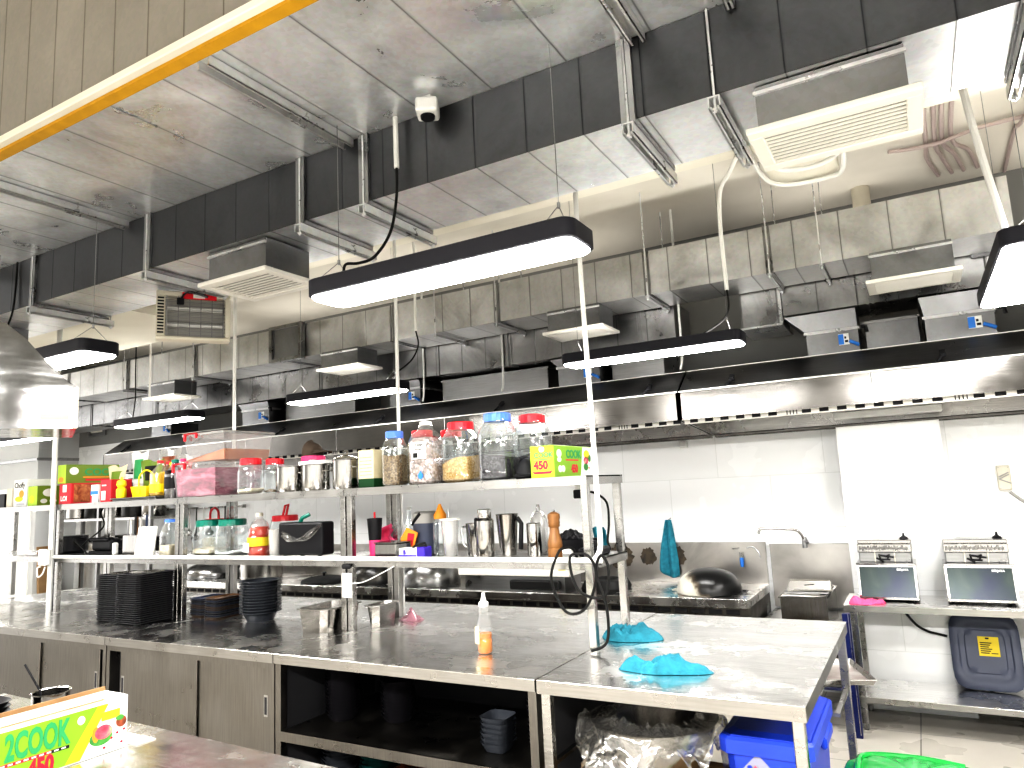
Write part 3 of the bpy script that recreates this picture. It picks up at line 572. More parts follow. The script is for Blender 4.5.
for x, y, z, lb in ((-.62, 3.05, 3.4775, 'dark round ceiling hole left of the largest air grille'), (.34, 2.98, 3.4775, 'dark oval ceiling fitting near the top right'), (-1.9, 3.05, 3.4775, 'small dark fitting above the right end of the big lamp')):
    tag(MB().lathe([(.03, 0), (.03, .012)], (x, y, z), 16).build('ceiling_fitting', 'blacksoft'), lb, 'ceiling fitting')

# camera
t = thing('security_camera', 'small white security camera fixed under the wide duct', 'camera', (-1.57, 2.212, 3.1595))
MB().box(-.035, .035, -.03, .03, -.012, 0, .003).build('bracket', 'white', t)
o = MB().box(-.045, .045, -.05, .05, -.075, -.0125, .012, 2).build('body', 'white', t, rz=.5)
MB().lathe([(.028, -.086), (.03, -.074)], (0, 0, 0), 20).build('lens', 'black', t)

# insect killer
t = thing('insect_killer', 'white wall-type electric insect killer with wire guard and red label, hung below the duct', 'insect killer', (-3.80, 2.54, 2.545), math.radians(56))
W, H, D = .41, .295, .09
MB().box(0, W, 0, D, 0, .022, .006).box(0, W, 0, D, H - .03, H, .006).box(0, .05, 0, D, .022, H - .03, .004).box(W - .03, W, 0, D, .022, H - .03, .004).build('housing', 'cream', t)
v = MB()
for i in range(12): v.box(.008, .042, -.002, .0, .035 + i * .019, .045 + i * .019)
v.build('side_vents', 'inkblack', t)
g = MB()
for i in range(11): g.box(.05, W - .03, .004, .007, .030 + i * .022, .033 + i * .022)
for i in range(6): g.box(.055 + i * .062, .060 + i * .062, .001, .004, .022, H - .03)
g.build('wire_guard', 'steeldark', t)
MB().box(.05, W - .03, .085, .095, .022, H - .03).build('back_grid', 'louverdark', t)
for z in (.1, .2):
    MB().tube([(.06, .05, z), (W - .04, .05, z)], .012, 10).build('tube', 'white', t)
lb = MB().box(.14, .33, -.003, 0, H - .045, H - .004); lb.mi = 1; lb.box(.20, .265, -.0045, -.003, H - .038, H - .012)
lb.build('label', ['red', 'whitecard'], t)['label'] = 'red and white brand label'
MB().tube(smoothpath([(.13, -.012, H - .06), (.15, -.012, H - .02), (.18, -.014, H - .004), (.24, -.014, H - .01), (.28, -.012, H - .03), (.22, -.012, H - .012), (.17, -.012, H - .008)]), .006, 6).box(.11, .15, -.022, -.002, H - .085, H - .045, .004).build('coiled_plug', 'black', t)
MB().tube([(.06, .05, H), (.06, .05, H + .012)], .003, 5).tube([(W-.05, .05, H), (W-.05, .05, H + .012)], .003, 5).build('hanging_wire', 'steeldark', t)

# ================================================================== hoods
def hood(label, x0, x1, endL=True):
    t = thing('exhaust_hood', label, 'range hood', (x0, 4.9, 1.90)); L = x1 - x0
    MB().box(0, L, 0, .012, .09, .29).build('front_lip', 'steelhood', t)
    MB().prism([(0, .29), (.012, .29), (.27, .455), (.25, .462)], 0, L, 'x').build('sloped_top', 'steelhoodtop', t)
    MB().box(0, L, .25, .95, .448, .46).build('top_panel', 'steelhoodtop', t)
    MB().box(0, L, -.006, .0, .285, .293).box(0, L, .25, .262, .455, .468).build('top_trim', 'pvc', t)
    for x in (0, L - .01): MB().prism([(0, .09), (0, .29), (.26, .455), (.95, .455), (.95, .02), (.9, .02)], x, x + .01, 'x').build('end_panel', 'steelhood', t)
    MB().box(0.01, L-.01, .935, .95, 0, .45).build('back_panel', 'steel', t)
    MB().box(.01, L-.01, .88, .935, -.0, .028, .006).build('gutter_rail', 'steelhood', t)
    g = MB().box(.01, L - .01, .05, .062, .062, .104); g.mi = 1
    n = int(L / .105)
    for i in range(n):
        if i % 9 == 6: 
            for k in range(4): g.box(.06 + i * .105 + k * .02, .066 + i * .105 + k * .02, .048, .05, .068, .1)
        else: g.box(.05 + i * .105, .105 + i * .105, .048, .05, .07, .1)
    g.build('filter_slots', ['louver', 'dark'], t)
    k = max(1, int(L / .5)); 
    for i in range(k):
        a = .02 + (L - .04) * i / k; b = a + (L - .04) / k - .01
        MB().prism([(.062, .10), (.07, .09), (.86, .16), (.86, .172)], a, b, 'x').build('baffle_filter', 'steeldark', t)
    for i in range(int(L / 1.25) + 1):
        x = .35 + i * 1.25
        if x < L - .1: MB().prism([(.06, .335), (.10, .36), (.10, .385), (.05, .352)], x - .01, x + .02, 'x').tube([(x, .05, .34), (x - .03, .01, .30)], .008, 6).build('hanging_bracket', 'blacksoft', t)
    for i in range(1, int(L / 1.21)):
        MB().box(i * 1.21 - .003, i * 1.21 + .003, -.003, 0, .09, .29).build('seam', 'steeldark', t)
    return t
hood('long stainless exhaust hood over the cooking range, left of the joint', -8.25, -1.425)
hood('stainless exhaust hood over the sink and fryers at right', -1.41, 2.8)
t = thing('wall_lamp', 'flat white lamp under the right hood above the tiled pillar', 'lamp', (-.16, 5.50, 1.945))
for x_ in (-.28, .28): MB().tube([(x_, -.02, .05), (x_, -.02, .0895)], .006, 8).build('stem', 'steel', t)
MB().box(-.33, .33, -.05, .04, 0, .05, .006).build('housing', 'white', t); MB().box(-.35, .35, -.06, -.05, .05, .062).build('bracket', 'steel', t)
t = MB().box(-1.70, -1.64, 5.80, 5.8495, 1.835, 1.893, .006).build('junction_box', 'white'); tag(t, 'small white junction box on the wall under the hood joint', 'junction box')

# near curved hood at far left
t = thing('exhaust_hood', 'polished curved hood with wavy reflections at the left frame edge', 'range hood', (-3.06, 1.70, 1.915), math.radians(63))
body = [(0, 0), (0, .172), (-.05, .21), (-.12, .285), (-.19, .37), (-.26, .43), (-.33, .455), (-1.1, .46), (-1.1, 0)]
MB().prism(body, 0, .45, 'y').build('canopy', brushed('wavy_reflection_steel', (.26, .257, .252), .10, scale=(.22, 1, .8), var=.5, bump=.55, smudge=.2), t, True)  # bright and dark reflection waves also put into the base colour
MB().box(-.014, .003, -.006, 0.0, 0, .174).build('end_strip', 'cream', t)
for u_ in (-.75, -1.0): MB().tube([(u_, .2, .455), (u_, .2, 4.3995 - 1.915)], .006, 8).build('suspension_rod', 'galvrail', t)
pl = MB().box(-.16, -.02, -.004, 0, .03, .068, .001); pl.mi = 1; pl.box(-.13, -.03, -.006, -.004, .038, .060)
pl.build('label_plate', ['cream', 'louverdark'], t)

# louvre on far left wall
t = thing('wall_louver', 'small grey louver vent on the far left wall below the ducts', 'louver', (-10.2, 5.8495, 2.58))
MB().box(0, .42, -.03, 0, 0, .03).box(0, .42, -.03, 0, .27, .30).box(0, .06, -.03, 0, .03, .27).box(.36, .42, -.03, 0, .03, .27).build('frame', 'steeldark', t)
s = MB(); [s.box(.06, .36, -.02, -.005, .05 + i * .045, .075 + i * .045) for i in range(5)]; s.build('blades', 'louver', t)
# ================================================================== island counters
ZT = 0.85
def slab(x0, x1, y0, y1, z0, z1):
    m = MB().box(x0, x1, y0, y1, z1 - .003, z1, .001); m.mi = 1; m.box(x0 + .0005, x1 - .0005, y0 + .0005, y1 - .0005, z0, z1 - .003); return m
def sliding_cabinet(label, x0, x1, doors, handles, yb=3.97):
    t = thing('steel_cabinet', label, 'cabinet', (x0, 2.51, 0)); L = x1 - x0; D = yb - 2.51
    slab(0.002, L - .002, 0, D, ZT - .045, ZT).build('worktop', ['steeltop', 'steeledge'], t)
    c = MB().box(0.004, .034, .012, D - .01, .10, ZT - .045).box(L - .034, L - .004, .012, D - .01, .10, ZT - .045).box(.034, L - .034, D - .03, D - .01, .10, ZT - .045).box(.034, L - .034, .012, D - .03, .10, .13)
    c.box(.034, L - .034, .012, .05, ZT - .075, ZT - .045)
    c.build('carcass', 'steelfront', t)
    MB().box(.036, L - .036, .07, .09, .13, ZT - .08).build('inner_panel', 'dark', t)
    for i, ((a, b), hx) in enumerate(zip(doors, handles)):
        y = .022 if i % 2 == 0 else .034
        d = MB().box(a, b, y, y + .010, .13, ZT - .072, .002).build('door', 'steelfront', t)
        h = MB(); h.box(hx - .013, hx + .013, y - .002, y, .545, .645, .001); h.mi = 1; h.box(hx - .008, hx + .008, y - .003, y - .002, .555, .635)
        h.build('handle', ['steel', 'dark'], d)
    for x in (.05, L - .05):
        for y in (.06, D - .06): MB().lathe([(.02, 0), (.02, .10)], (x, y, 0), 12).build('leg', 'steel', t)
    return t
sliding_cabinet('stainless cabinet with two sliding doors under the black tray stacks and round bowls', -4.15, -2.79, [(.12, .775), (.77, 1.31)], [.145, 1.275])
sliding_cabinet('stainless sliding-door cabinet next left, behind the steel cup and long carton', -5.55, -4.15, [(.05, .69), (.68, 1.30)], [.1, 1.27])
sliding_cabinet('leftmost stainless cabinet of the island, cut by the left frame edge', -6.95, -5.55, [(.05, .69), (.68, 1.34)], [.1, 1.3])
# open shelf cabinet
t = thing('open_shelf_cabinet', 'stainless open cabinet with a middle shelf of bowls, orange bottle on top', 'cabinet', (-2.79, 2.51, 0))
L = 1.42; D = 1.46
slab(0.002, L - .002, 0, D, ZT - .045, ZT).build('worktop', ['steeltop', 'steeledge'], t)
MB().box(.004, .040, .012, .05, .08, ZT - .045).build('front_post', 'steelfront', t); MB().box(L - .040, L - .004, .012, .05, .08, ZT - .045).build('front_post', 'steelfront', t)
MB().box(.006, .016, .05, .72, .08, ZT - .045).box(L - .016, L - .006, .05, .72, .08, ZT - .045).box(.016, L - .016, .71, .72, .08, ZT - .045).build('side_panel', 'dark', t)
MB().box(.040, L - .040, .015, .71, .495, .50).box(.040, L - .040, .012, .022, .455, .50).build('middle_shelf', 'steelfront', t)
MB().box(.016, L - .016, .015, .71, .10, .14).build('bottom_shelf', 'steelfront', t)
for x in (.04, L - .04): 
    for y in (.04, D - .05): MB().lathe([(.02, 0), (.02, .10)], (x, y, 0), 12).build('leg', 'steel', t)
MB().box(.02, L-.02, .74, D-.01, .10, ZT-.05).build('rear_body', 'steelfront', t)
# end work table
t = thing('work_table', 'stainless work table at the right end of the island with turquoise cloths on top', 'table', (-1.365, 2.51, 0))
L = .965; D = 1.45
slab(0, L, 0, D, ZT - .05, ZT).build('tabletop', ['steeltop', 'steeledge'], t)
for x in (.03, L - .03):
    for y in (.03, D - .03):
        MB().box(x - .019, x + .019, y - .019, y + .019, .0, ZT - .05, .003).build('leg', 'steel', t)
MB().box(.02, .04, .049, D - .049, .53, .545).box(.02, L - .02, 1.00, 1.02, .53, .545).box(L - .04, L - .02, 1.02, D - .049, .53, .545).box(.049, L - .049, D - .04, D - .02, .53, .545).box(.565, .585, 1.02, 1.84, .53, .545).box(.815, .835, 1.02, 1.84, .53, .545).build('tray_runner', 'steel', t)

# near counter at lower left
t = thing('work_table', 'near stainless worktop at the bottom left under the long cook carton', 'table', (-3.4, .45, 0), math.radians(-2.2))
MB().box(0, 2.4, 0, 1.17, ZT - .05, ZT, .003).build('tabletop', 'steeltop', t)
for x in (.04, 2.36):
    for y in (.04, 1.12): MB().box(x - .019, x + .019, y - .019, y + .019, 0, ZT - .05).build('leg', 'steel', t)

# ================================================================== racks
def rack(label, x0, x1):
    t = thing('overshelf_rack', label, 'shelf rack', (x0, 3.08, ZT + .0005)); L = x1 - x0; D = .40
    for x in (.019, L - .019):
        for y in (.0, D):
            MB().box(x - .018, x + .018, y - .018, y + .018, 0, .765, .002).build('post', 'steel', t)
    for z in (.385, .770):
        s = MB().box(-.003, L + .003, -.028, D + .028, z - .006, z).box(-.003, L + .003, -.03, -.024, z - .042, z + .0).box(-.003, L + .003, D + .024, D + .03, z - .042, z).box(-.003, 0.0, -.024, D + .024, z - .042, z).box(L, L + .003, -.024, D + .024, z - .042, z)
        s.build('shelf', 'steel', t)
    return t
rack('stainless two-tier rack with lidded spice jars on top, ending beside the blue cloths', -2.82, -1.345)
rack('stainless two-tier rack carrying the red-handled storage bins', -4.275, -2.83)
rack('stainless two-tier rack carrying the cartons and oil bottles at left', -5.73, -4.285)
rack('stainless two-tier rack at the far left frame edge', -7.2, -5.74)
ZU = ZT + .771; ZM = ZT + .386     # top of upper / middle shelves

# ================================================================== cooking line along the back wall
t = thing('cooking_range', 'long stainless cooking range with woks along the back wall', 'cooking range', (-7.6, 5.06, 0)); L = 6.5
MB().box(0, L, 0, .78, .70, .76, .003).build('cooktop', 'steeltop', t)
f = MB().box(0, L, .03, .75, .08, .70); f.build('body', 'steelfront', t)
g = MB(); [g.box(.1 + i * .12, .19 + i * .12, .025, .03, .655, .685) for i in range(53)]; g.build('vent_slots', 'dark', t)
MB().box(0, L, .755, .785, .76, 1.075, .002).build('splashback', 'steelpanel', t)
for x in (5.36,):
    MB().lathe([(.17, 0), (.175, .02), (.15, .075), (.10, .085), (.09, .03)], (x, .30, .76), 28, sq=4).build('burner_ring', 'castiron', t, True)
for x, rr_, sd in ((4.78, .085, 1), (5.32, .10, 2), (5.56, .065, 3), (5.80, .075, 4), (3.0, .07, 5)):
    rd = random.Random(sd); n_ = 40
    MB().prism([(rr_ * (1 + .28*(rd.random() - .5) + .10*math.sin(3*a + sd)) * math.cos(a), rr_ * 1.05 * (1 + .28*(rd.random() - .5)) * math.sin(a)) for a in [2*PI*i/n_ for i in range(n_)]], .7525, .7555, 'y').build('scorch_mark', 'scorch', t, loc=(x, 0, .965))
for x in (.1, 2.2, 4.3, 6.4): MB().lathe([(.02, 0), (.02, .08)], (x, .1, 0), 10).build('leg', 'steel', t)
for x in (6.35,): 
    MB().tube([(x - .05, .755, 1.03), (x - .05, .72, 1.03), (x - .09, .70, 1.03)], .006, 6).lathe([(.016, 0), (.016, .04)], (x - .03, .73, .96), 10).build('gas_valve', 'steel', t)
    MB().lathe([(.012, -.07), (.016, -.03), (.014, 0)], (x - .03, .73, .96), 10).build('valve_handle', 'inkblue', t)
MB().tube(smoothpath([(6.36, .74, 1.03), (6.41, .735, 1.04), (6.45, .735, 1.0), (6.46, .735, .96)]), .006, 6).build('valve_hose', 'steeldark', t)
def dome(name, label, cat, x, y, z, r, h, mat, extra=None, rim=True):
    t = thing(name, label, cat, (x, y, z))
    prof = [(r, 0), (r * 1.0, .008)] + [(r * math.cos(a) ** .8, .008 + (h - .008) * math.sin(a)) for a in [PI/2 * k / 8 for k in range(1, 8)]] + [(.02, h)]
    MB().lathe(prof, (0, 0, 0), 32, False, True).build('shell', mat, t, True, solid=.003)
    if extra == 'knob': MB().lathe([(.012, h), (.012, h + .02), (.025, h + .03), (.02, h + .04)], (0, 0, 0), 14).build('knob', 'black', t, True)
    if extra == 'ears':
        for s in (-1, 1): MB().tube([(s * r * .97, -.04, .012), (s * (r + .035), -.03, .012), (s * (r + .035), .03, .012), (s * r * .97, .04, .012)], .006, 6).build('handle', mat, t)
    return t
dome('wok', 'upturned wok with white scorch patch, resting right of the hanging turquoise cloth', 'wok', -1.43, 5.34, .762, .23, .17, 'wokburn', 'ears')
dome('wok', 'upturned black wok seen under the middle shelf beside the label tag', 'wok', -4.58, 5.32, .762, .22, .2, 'wokblack', 'ears')
dome('wok', 'large upturned grey wok seen under the middle shelf beside the rear post', 'wok', -3.93, 5.34, .762, .27, .24, 'wokgrey')
dome('domed_cover', 'shiny domed lid seen between tray stack and steel pot', 'pan lid', -7.02, 5.42, .762, .28, .16, 'wokgrey')
dome('wok', 'small black wok beside the shiny domed lid', 'wok', -6.60, 5.46, .762, .13, .13, 'wokblack')
dome('iron_skillet', 'low upturned black iron skillet under the black bag on the shelf', 'pan lid', -5.18, 5.30, .762, .22, .055, 'castiron', 'knob')
t = thing('stock_pot', 'tall steel stock pot standing at the range left of the scorched panel', 'pot', (-6.20, 5.42, .762)); 
MB().lathe([(.21, 0), (.22, .01), (.22, .34), (.228, .345), (.228, .35), (.21, .35), (.205, .02)], (0, 0, 0), 36, True, True).build('body', 'pot', t, True)
for s in (-1, 1): MB().tube([(s * .215, -.05, .27), (s * .26, -.04, .27), (s * .26, .04, .27), (s * .215, .05, .27)], .007, 6).build('handle', 'pot', t)
t = thing('warming_unit', 'low stainless counter appliance with yellow sticker seen under the middle shelf', 'appliance', (-3.45, 5.08, .762))
MB().box(0, 1.02, 0, .35, .12, .27, .004).build('body', 'louver', t); MB().box(.05, .97, .03, .33, 0.0, .12).build('base', 'steeldark', t)
MB().box(.93, .995, -.003, 0, .17, .24).build('sticker', 'yellowp', t); MB().box(.50, .93, -.02, .03, .02, .09, .008).build('black_handle', 'castiron', t)

# tall back storage shelf at the far left
t = thing('storage_shelf', 'steel storage shelf crowded with pots and utensils against the far wall at left', 'shelf', (-10.1, 5.35, 0))
for x in (0, 1.05, 2.1):
    for y in (0, .4): MB().box(x - .02, x + .02, y - .02, y + .02, 0, 1.95).build('post', 'steeldark', t)
for z in (.4, .95, 1.45, 1.9): MB().box(-.03, 2.13, -.03, .43, z - .03, z).build('shelf', 'steel', t)
for i, (x, r, h, m) in enumerate(((-9.85, .16, .22, 'pot'), (-9.45, .14, .18, 'wokblack'), (-9.05, .15, .26, 'pot'), (-8.62, .16, .2, 'wokblack'), (-8.25, .14, .24, 'pot'))):
    for z in (.952, 1.452):
        o = MB().lathe([(r * .95, 0), (r, .01), (r, h), (r * 1.05, h + .004), (r * .96, h + .01)], (x, 5.55, z), 24).tube([(x + r, 5.5, z + h * .8), (x + r + .04, 5.5, z + h * .8), (x + r + .04, 5.6, z + h * .8), (x + r, 5.6, z + h * .8)], .006, 6).build('cooking_pot', m if z > 1 else ('wokblack' if m == 'pot' else 'pot'), smooth=True)
        tag(o, 'cooking pot on the crowded far-left storage shelf behind the racks', 'pot', 'pots on the far storage shelf')
t = thing('utensil_rail', 'rail with hanging ladles and skimmers behind the cutlery box', 'utensil rail', (-8.4, 5.80, 1.52))
MB().tube([(0, 0, 0), (1.45, 0, 0)], .01, 8).box(0, .02, 0, .05, -.02, .02).box(1.43, 1.45, 0, .05, -.02, .02).build('rail', 'steel', t)
for i in range(7):
    x = -7.88 + i * .13; h = .3 + .06 * (i % 3)
    o = MB().tube([(x, 5.7805, 1.53), (x, 5.7805, 1.53 - h)], .009, 6).lathe([(.01, .04), (.045, .01), (.05, -.02), (.03, -.04)], (x, 5.768, 1.53 - h), 14, True, True).build('ladle', ['steel', 'wokblack', 'white', 'wokblack', 'steel', 'wokblack', 'steel'][i], smooth=True)
    tag(o, 'ladle hanging on the wall rail seen above the cutlery box', 'ladle', 'ladles hanging on the wall rail')
t = MB().prism([(-10.34, 0.0005), (-10.30, 0.0005), (-10.405, 1.1), (-10.4495, 1.1)], 5.34, 5.62, 'y').build('wooden_board', 'kraft'); tag(t, 'narrow brown board leaning near the far left wall', 'board')
for i, x in enumerate((-12.6, -11.5)):
    t = thing('wall_panel', ('white door panel at the far left edge', 'white door panel with grey frame right of the left frame edge')[i], 'panel', (x, 5.2895, .0)); MB().box(0, .95, 0, .02, .0005, 1.9).build('panel', 'white', t); MB().box(.40, .55, -.012, 0, 1.82, 1.85).build('latch', 'steeldark', t)

# sink
t = thing('sink_unit', 'stainless sink with tall scratched splashback between range and pillar', 'sink', (-1.07, 4.98, 0))
MB().box(0, .575, .84, .86, .60, 1.06, .002).build('splashback', 'steelpanel', t)
b = MB().box(0, .575, 0, .03, .40, .585).box(0, .03, .03, .84, .4, .585).box(.545, .575, .03, .84, .4, .585).box(.03, .545, .81, .84, .4, .585).box(.03, .545, .03, .81, .40, .42)
b.build('basin', 'steel', t)
MB().box(.03, .545, .03, .81, .57, .585).build('draining_grid', 'steeldark', t)
for x in (.02, .555):
    for y in (.02, .82): MB().box(x - .018, x + .018, y - .018, y + .018, 0, .40).build('leg', 'steel', t)
t = thing('faucet', 'long swan-neck wall faucet above the sink splashback', 'faucet', (-.80, 5.72, 1.06))
MB().tube(smoothpath([(0.0, .1295, .02), (0, 0.06, .02), (0, 0, .03), (-.02, -.02, .085), (-.07, -.03, .115), (-.28, -.03, .125), (-.31, -.03, .11), (-.315, -.03, .085)]), .010, 10).build('spout', 'pot', t, True)
MB().lathe([(.018, -.02), (.02, .04), (.014, .06)], (0, 0, 0), 14).tube([(0, -.01, .03), (.03, -.05, .02)], .008, 6).build('valve', 'steeldark', t, True)
t = thing('food_pan', 'rectangular steel gastro pan full of pan lids standing over the sink', 'food pan', (-.885, 5.0, .586))
MB().box(-.01, .29, -.01, .56, .205, .212).box(0, .28, 0, .01, 0, .206).box(0, .01, .01, .54, 0, .206).box(.27, .28, .01, .54, 0, .206).box(0, .28, .54, .55, 0, .206).box(.01, .27, .01, .54, 0, .01).build('pan', 'pot', t)
for i in range(3):
    m = MB(); m.T = Matrix.Translation((.14 + .004 * i, .27, .2155 + .0155 * i)) @ Matrix.Rotation(.06 * i, 4, 'Z')
    m.box(-.13, .13, -.24, .24, 0, .004).tube([(-.13, -.24, .003), (.13, -.24, .003), (.13, .24, .003), (-.13, .24, .003), (-.13, -.24, .003)], .005, 6)
    m.tube([(-.03, -.03, .004), (-.03, -.02, .009), (.03, .02, .009), (.03, .03, .004)], .003, 6).box(-.09, .09, -.19, .19, .004, .007)
    tag(m.build('steel_cover', ['steelmirror', 'steeldark', 'steelmirror'][i], loc=(-.885, 5.0, .586)), ['lowest steel cover heaped on the gastro pan over the sink', 'middle dark steel cover on the gastro pan over the sink', 'topmost steel cover on the gastro pan over the sink'][i], 'pan cover', 'covers heaped over the sink')

# fryer table
t = thing('fryer_table', 'stainless two-tier table carrying the two fryers at right', 'table', (-.52, 5.05, 0)); L = 2.6
slab(0, L, 0, .49, .71, .75).build('tabletop', ['steeltop', 'steeledge'], t)
slab(.02, L - .02, .02, .48, .165, .20).build('lower_shelf', ['steeltop', 'steeledge'], t)
for x in (.055, 1.3, L - .05):
    for y in (.045, .45):
        l = MB().box(x - .019, x + .019, y - .019, y + .019, .04, .165).box(x - .019, x + .019, y - .019, y + .019, .20, .71).build('leg', 'steel', t)
        MB().lathe([(.012, 0), (.018, .01), (.018, .04)], (x, y, 0), 10).build('foot', 'steeldark', l)
t = thing('splash_ledge', 'narrow steel ledge closing the gap between fryer table and wall right of the pillar', 'ledge', (.15, 5.5407, 0)); MB().box(0, 1.9, 0, .30, .71, .75, .002).build('ledge_top', 'steeltop', t); MB().box(0, 1.9, .0, .30, .165, .20).build('ledge_shelf', 'steeltop', t)
for x in (.1, 1.8): MB().box(x - .015, x + .015, .25, .28, 0, .165).box(x - .015, x + .015, .25, .28, .20, .71).build('leg', 'steel', t)
def fryer(label, x, w):
    t = thing('deep_fryer', label, 'fryer', (x, 5.215, .7505)); D = .31
    MB().prism([(0, .015), (0.0, .04), (.045, .222), (.045, .225), (D, .225), (D, .015)], 0, w, 'x').build('body', 'steel', t)
    MB().prism([(-.004, .030), (-.001, .030), (.042, .212), (.039, .212)], .012, w - .012, 'x').build('front_panel', 'darkmirror', t)
    MB().box(-.004, w + .004, .03, D, .225, .236, .002).build('rim', 'steelmirror', t)
    MB().box(.015, w - .015, .10, D - .02, .236, .30, .004).build('basket_rest', 'steeldark', t)
    h = MB().box(.01, w - .01, .085, D - .01, .30, .352, .003).box(.01, w - .01, .12, D - .01, .352, .375, .003)
    h.build('control_head', 'steel', t)
    p = MB()
    rnd = random.Random(3)
    for i in range(46):
        xx = .02 + (w - .05) * i / 46; p.box(xx, xx + .0035, .083, .085, .308 + .012 * rnd.random(), .330 + .014 * rnd.random())
    p.build('perforated_strip', 'dark', t)
    k = MB()
    for i in range(6): k.tube([(w * .5 + .05 * math.cos(i), .09, .268 + .018 * math.sin(i * 2)), (w * .5 - .03 * math.cos(i * 1.7), .075, .262 + .02 * math.cos(i))], .006, 6)
    k.build('basket_handle', 'black', t); MB().box(w * .32, w * .335, .08, .1, .24, .298).box(w * .66, w * .675, .08, .1, .24, .298).build('hook', 'riceflour' if False else 'cream', t)
    MB().lathe([(.028, 0), (.022, .012), (.008, .02), (.005, .04)], (w * .85, .2, .375), 12).build('knob', 'black', t)
    b = MB(); b.T = Matrix.Translation((0, .0385, .19)) @ Matrix.Rotation(-.23, 4, 'X'); b.text('BERJAYA', .017, front(w * .68, -.004, 0), .0004, sx=1.0); b.build('badge', 'whitecard', t)
    for xx in (.03, w - .03):
        for yy in (.03, D - .03): MB().lathe([(.012, 0), (.012, .015)], (xx, yy, 0), 8).build('foot', 'black', t)
    return t
fryer('countertop deep fryer on the left, beside the pink cloth', -.43, .335)
fryer('countertop deep fryer on the right, above the leaning grey lid', .06, .36)
cable('power_cable', 'black cable sagging below the fryer table between the fryers', [(-.20, 5.30, .699), (-.14, 5.45, .58), (-.08, 5.50, .53), (-.03, 5.525, .512), (.015, 5.534, .500), (.029, 5.535, .497)], .008, 'cable')
cable('power_cable', 'black cable looping down at the right edge beside the leaning grey lid', [(.57, 5.45, .7055), (.565, 5.455, .69), (.51, 5.5, .6), (.475, 5.52, .5), (.465, 5.55, .40)], .007, 'cable')
t = thing('bin_cover', 'big slate-grey plastic cover with yellow label leaning on the lower shelf', 'bin cover', (.225, 5.44, .202)); t.rotation_euler = (math.radians(-13), 0, math.radians(-3))
m = MB(); m.T = Matrix.Rotation(PI / 2, 4, 'X')
m.lathe([(.205, 0), (.215, .01), (.215, .025), (.20, .035), (.165, .035), (.155, .027), (.125, .027), (.118, .033), (.09, .033)], (0, .225, 0), 40, sq=6, sx=.87, sy=1.05).build('shell', 'greybin', t, True)
y = MB().box(-.035, .075, -.0385, -.0365, .20, .315); y.mi = 1
for i in range(6): y.box(-.025, .02 + .008 * (i % 3), -.0395, -.0385, .215 + i * .012, .221 + i * .012)
y.box(.03, .065, -.0395, -.0385, .215, .22).box(.005, .025, -.0395, -.0385, .30, .31)
y.build('label', ['inkyellow', 'inkblack'], t)['label'] = 'yellow printed label'
t = thing('isolator_switch', 'cream isolator switch box on the tiled wall at right', 'switch', (.445, 5.8095, 1.405))
MB().box(0, .075, 0, .04, 0, .165, .005).build('box', 'cream', t)
MB().tube([(.005, -.008, .09), (.065, -.008, .12)], .004, 6).tube([(.005, -.008, .075), (.065, -.008, .105)], .004, 6).tube([(.01, -.008, .075), (.072, -.008, .045)], .004, 6).build('lever', 'louverdark', t)
s = MB(); [s.lathe([(.004, 0), (.004, .003)], (x, -.002, z), 8) for x in (.01, .065) for z in (.012, .15)]; s.build('screws', 'steeldark', t)
cable('conduit', 'grey conduit running down right from the isolator switch', [(.505, 5.839, 1.3935), (.56, 5.839, 1.34), (.64, 5.839, 1.27), (.70, 5.839, 1.15)], .010, 'louverdark', 'conduit')
t = thing('film_wrapped_post', 'dark blue film-covered post standing between island and fryer table', 'post', (-.49, 4.93, 0)); MB().box(-.028, .016, -.02, .02, .0, .72, .003).build('post', 'bluefilm', t); MB().box(.004, .009, -.0215, -.02, .02, .72).build('bare_edge', 'steel', t)
t = thing('floor_drain', 'dark slotted floor drain at the lower right corner', 'drain', (-.05, 4.30, 0.0)); MB().box(0, 1.6, 0, .18, .001, .012, .002).build('grate', 'steeldark', t); d = MB(); [d.box(.03 + i * .06, .05 + i * .06, .02, .16, .012, .0125) for i in range(26)]; d.build('slots', 'dark', t)
# ================================================================== shelf goods
def jar(name, label, x, y, z, w, h, lid, fill=None, frac=0.6, body='clear', round_=4.5, lidh=None, group=None, cat='jar', lidr=.72, slope=0.0, tilt=None):
    t = thing(name, label, cat, (x, y, z)); r = w / 2; lh = lidh or h * .11; bh = h - lh
    k = .80 if round_ and round_ > 3 else 1.0   # superellipse corner growth
    R = r * .97
    prof = [(R*.85, 0), (R, .012), (R, bh*.16), (R*.97, bh*.2), (R, bh*.24), (R, bh*.76), (R*.93, bh*.84), (R*lidr, bh*.96), (R*lidr, bh+.004)]
    MB().lathe(prof, (0, 0, 0), 36, True, False, sq=round_).build('body', body, t, True)
    if lid:
        rings = []; n = 40
        for zz, f in ((bh - .006, 1), (bh + lh * .85, 1), (bh + lh, .93)):
            rings.append([((R*lidr + .007) * f * (1 + (.02 if i % 2 else 0)) * math.cos(2*PI*i/n), (R*lidr + .007) * f * (1 + (.02 if i % 2 else 0)) * math.sin(2*PI*i/n), zz) for i in range(n)])
        MB().rings(rings).build('lid', lid, t)
    if fill:
        top = bh * frac; n = 36; rs = []
        for rr, zz in ((R*.82, .006), (R*.965, .018), (R*.965, top)):
            ring = []
            for i in range(n):
                a = 2*PI*i/n; kk = (abs(math.cos(a))**round_ + abs(math.sin(a))**round_) ** (-1/round_) if round_ else 1
                zq = zz + (slope * math.cos(a) + .006 * math.sin(3*a + x*9)) * (zz == top)
                ring.append((rr*kk*math.cos(a), rr*kk*math.sin(a), zq))
            rs.append(ring)
        MB().rings(rs).build('contents', fill, t)
    return t
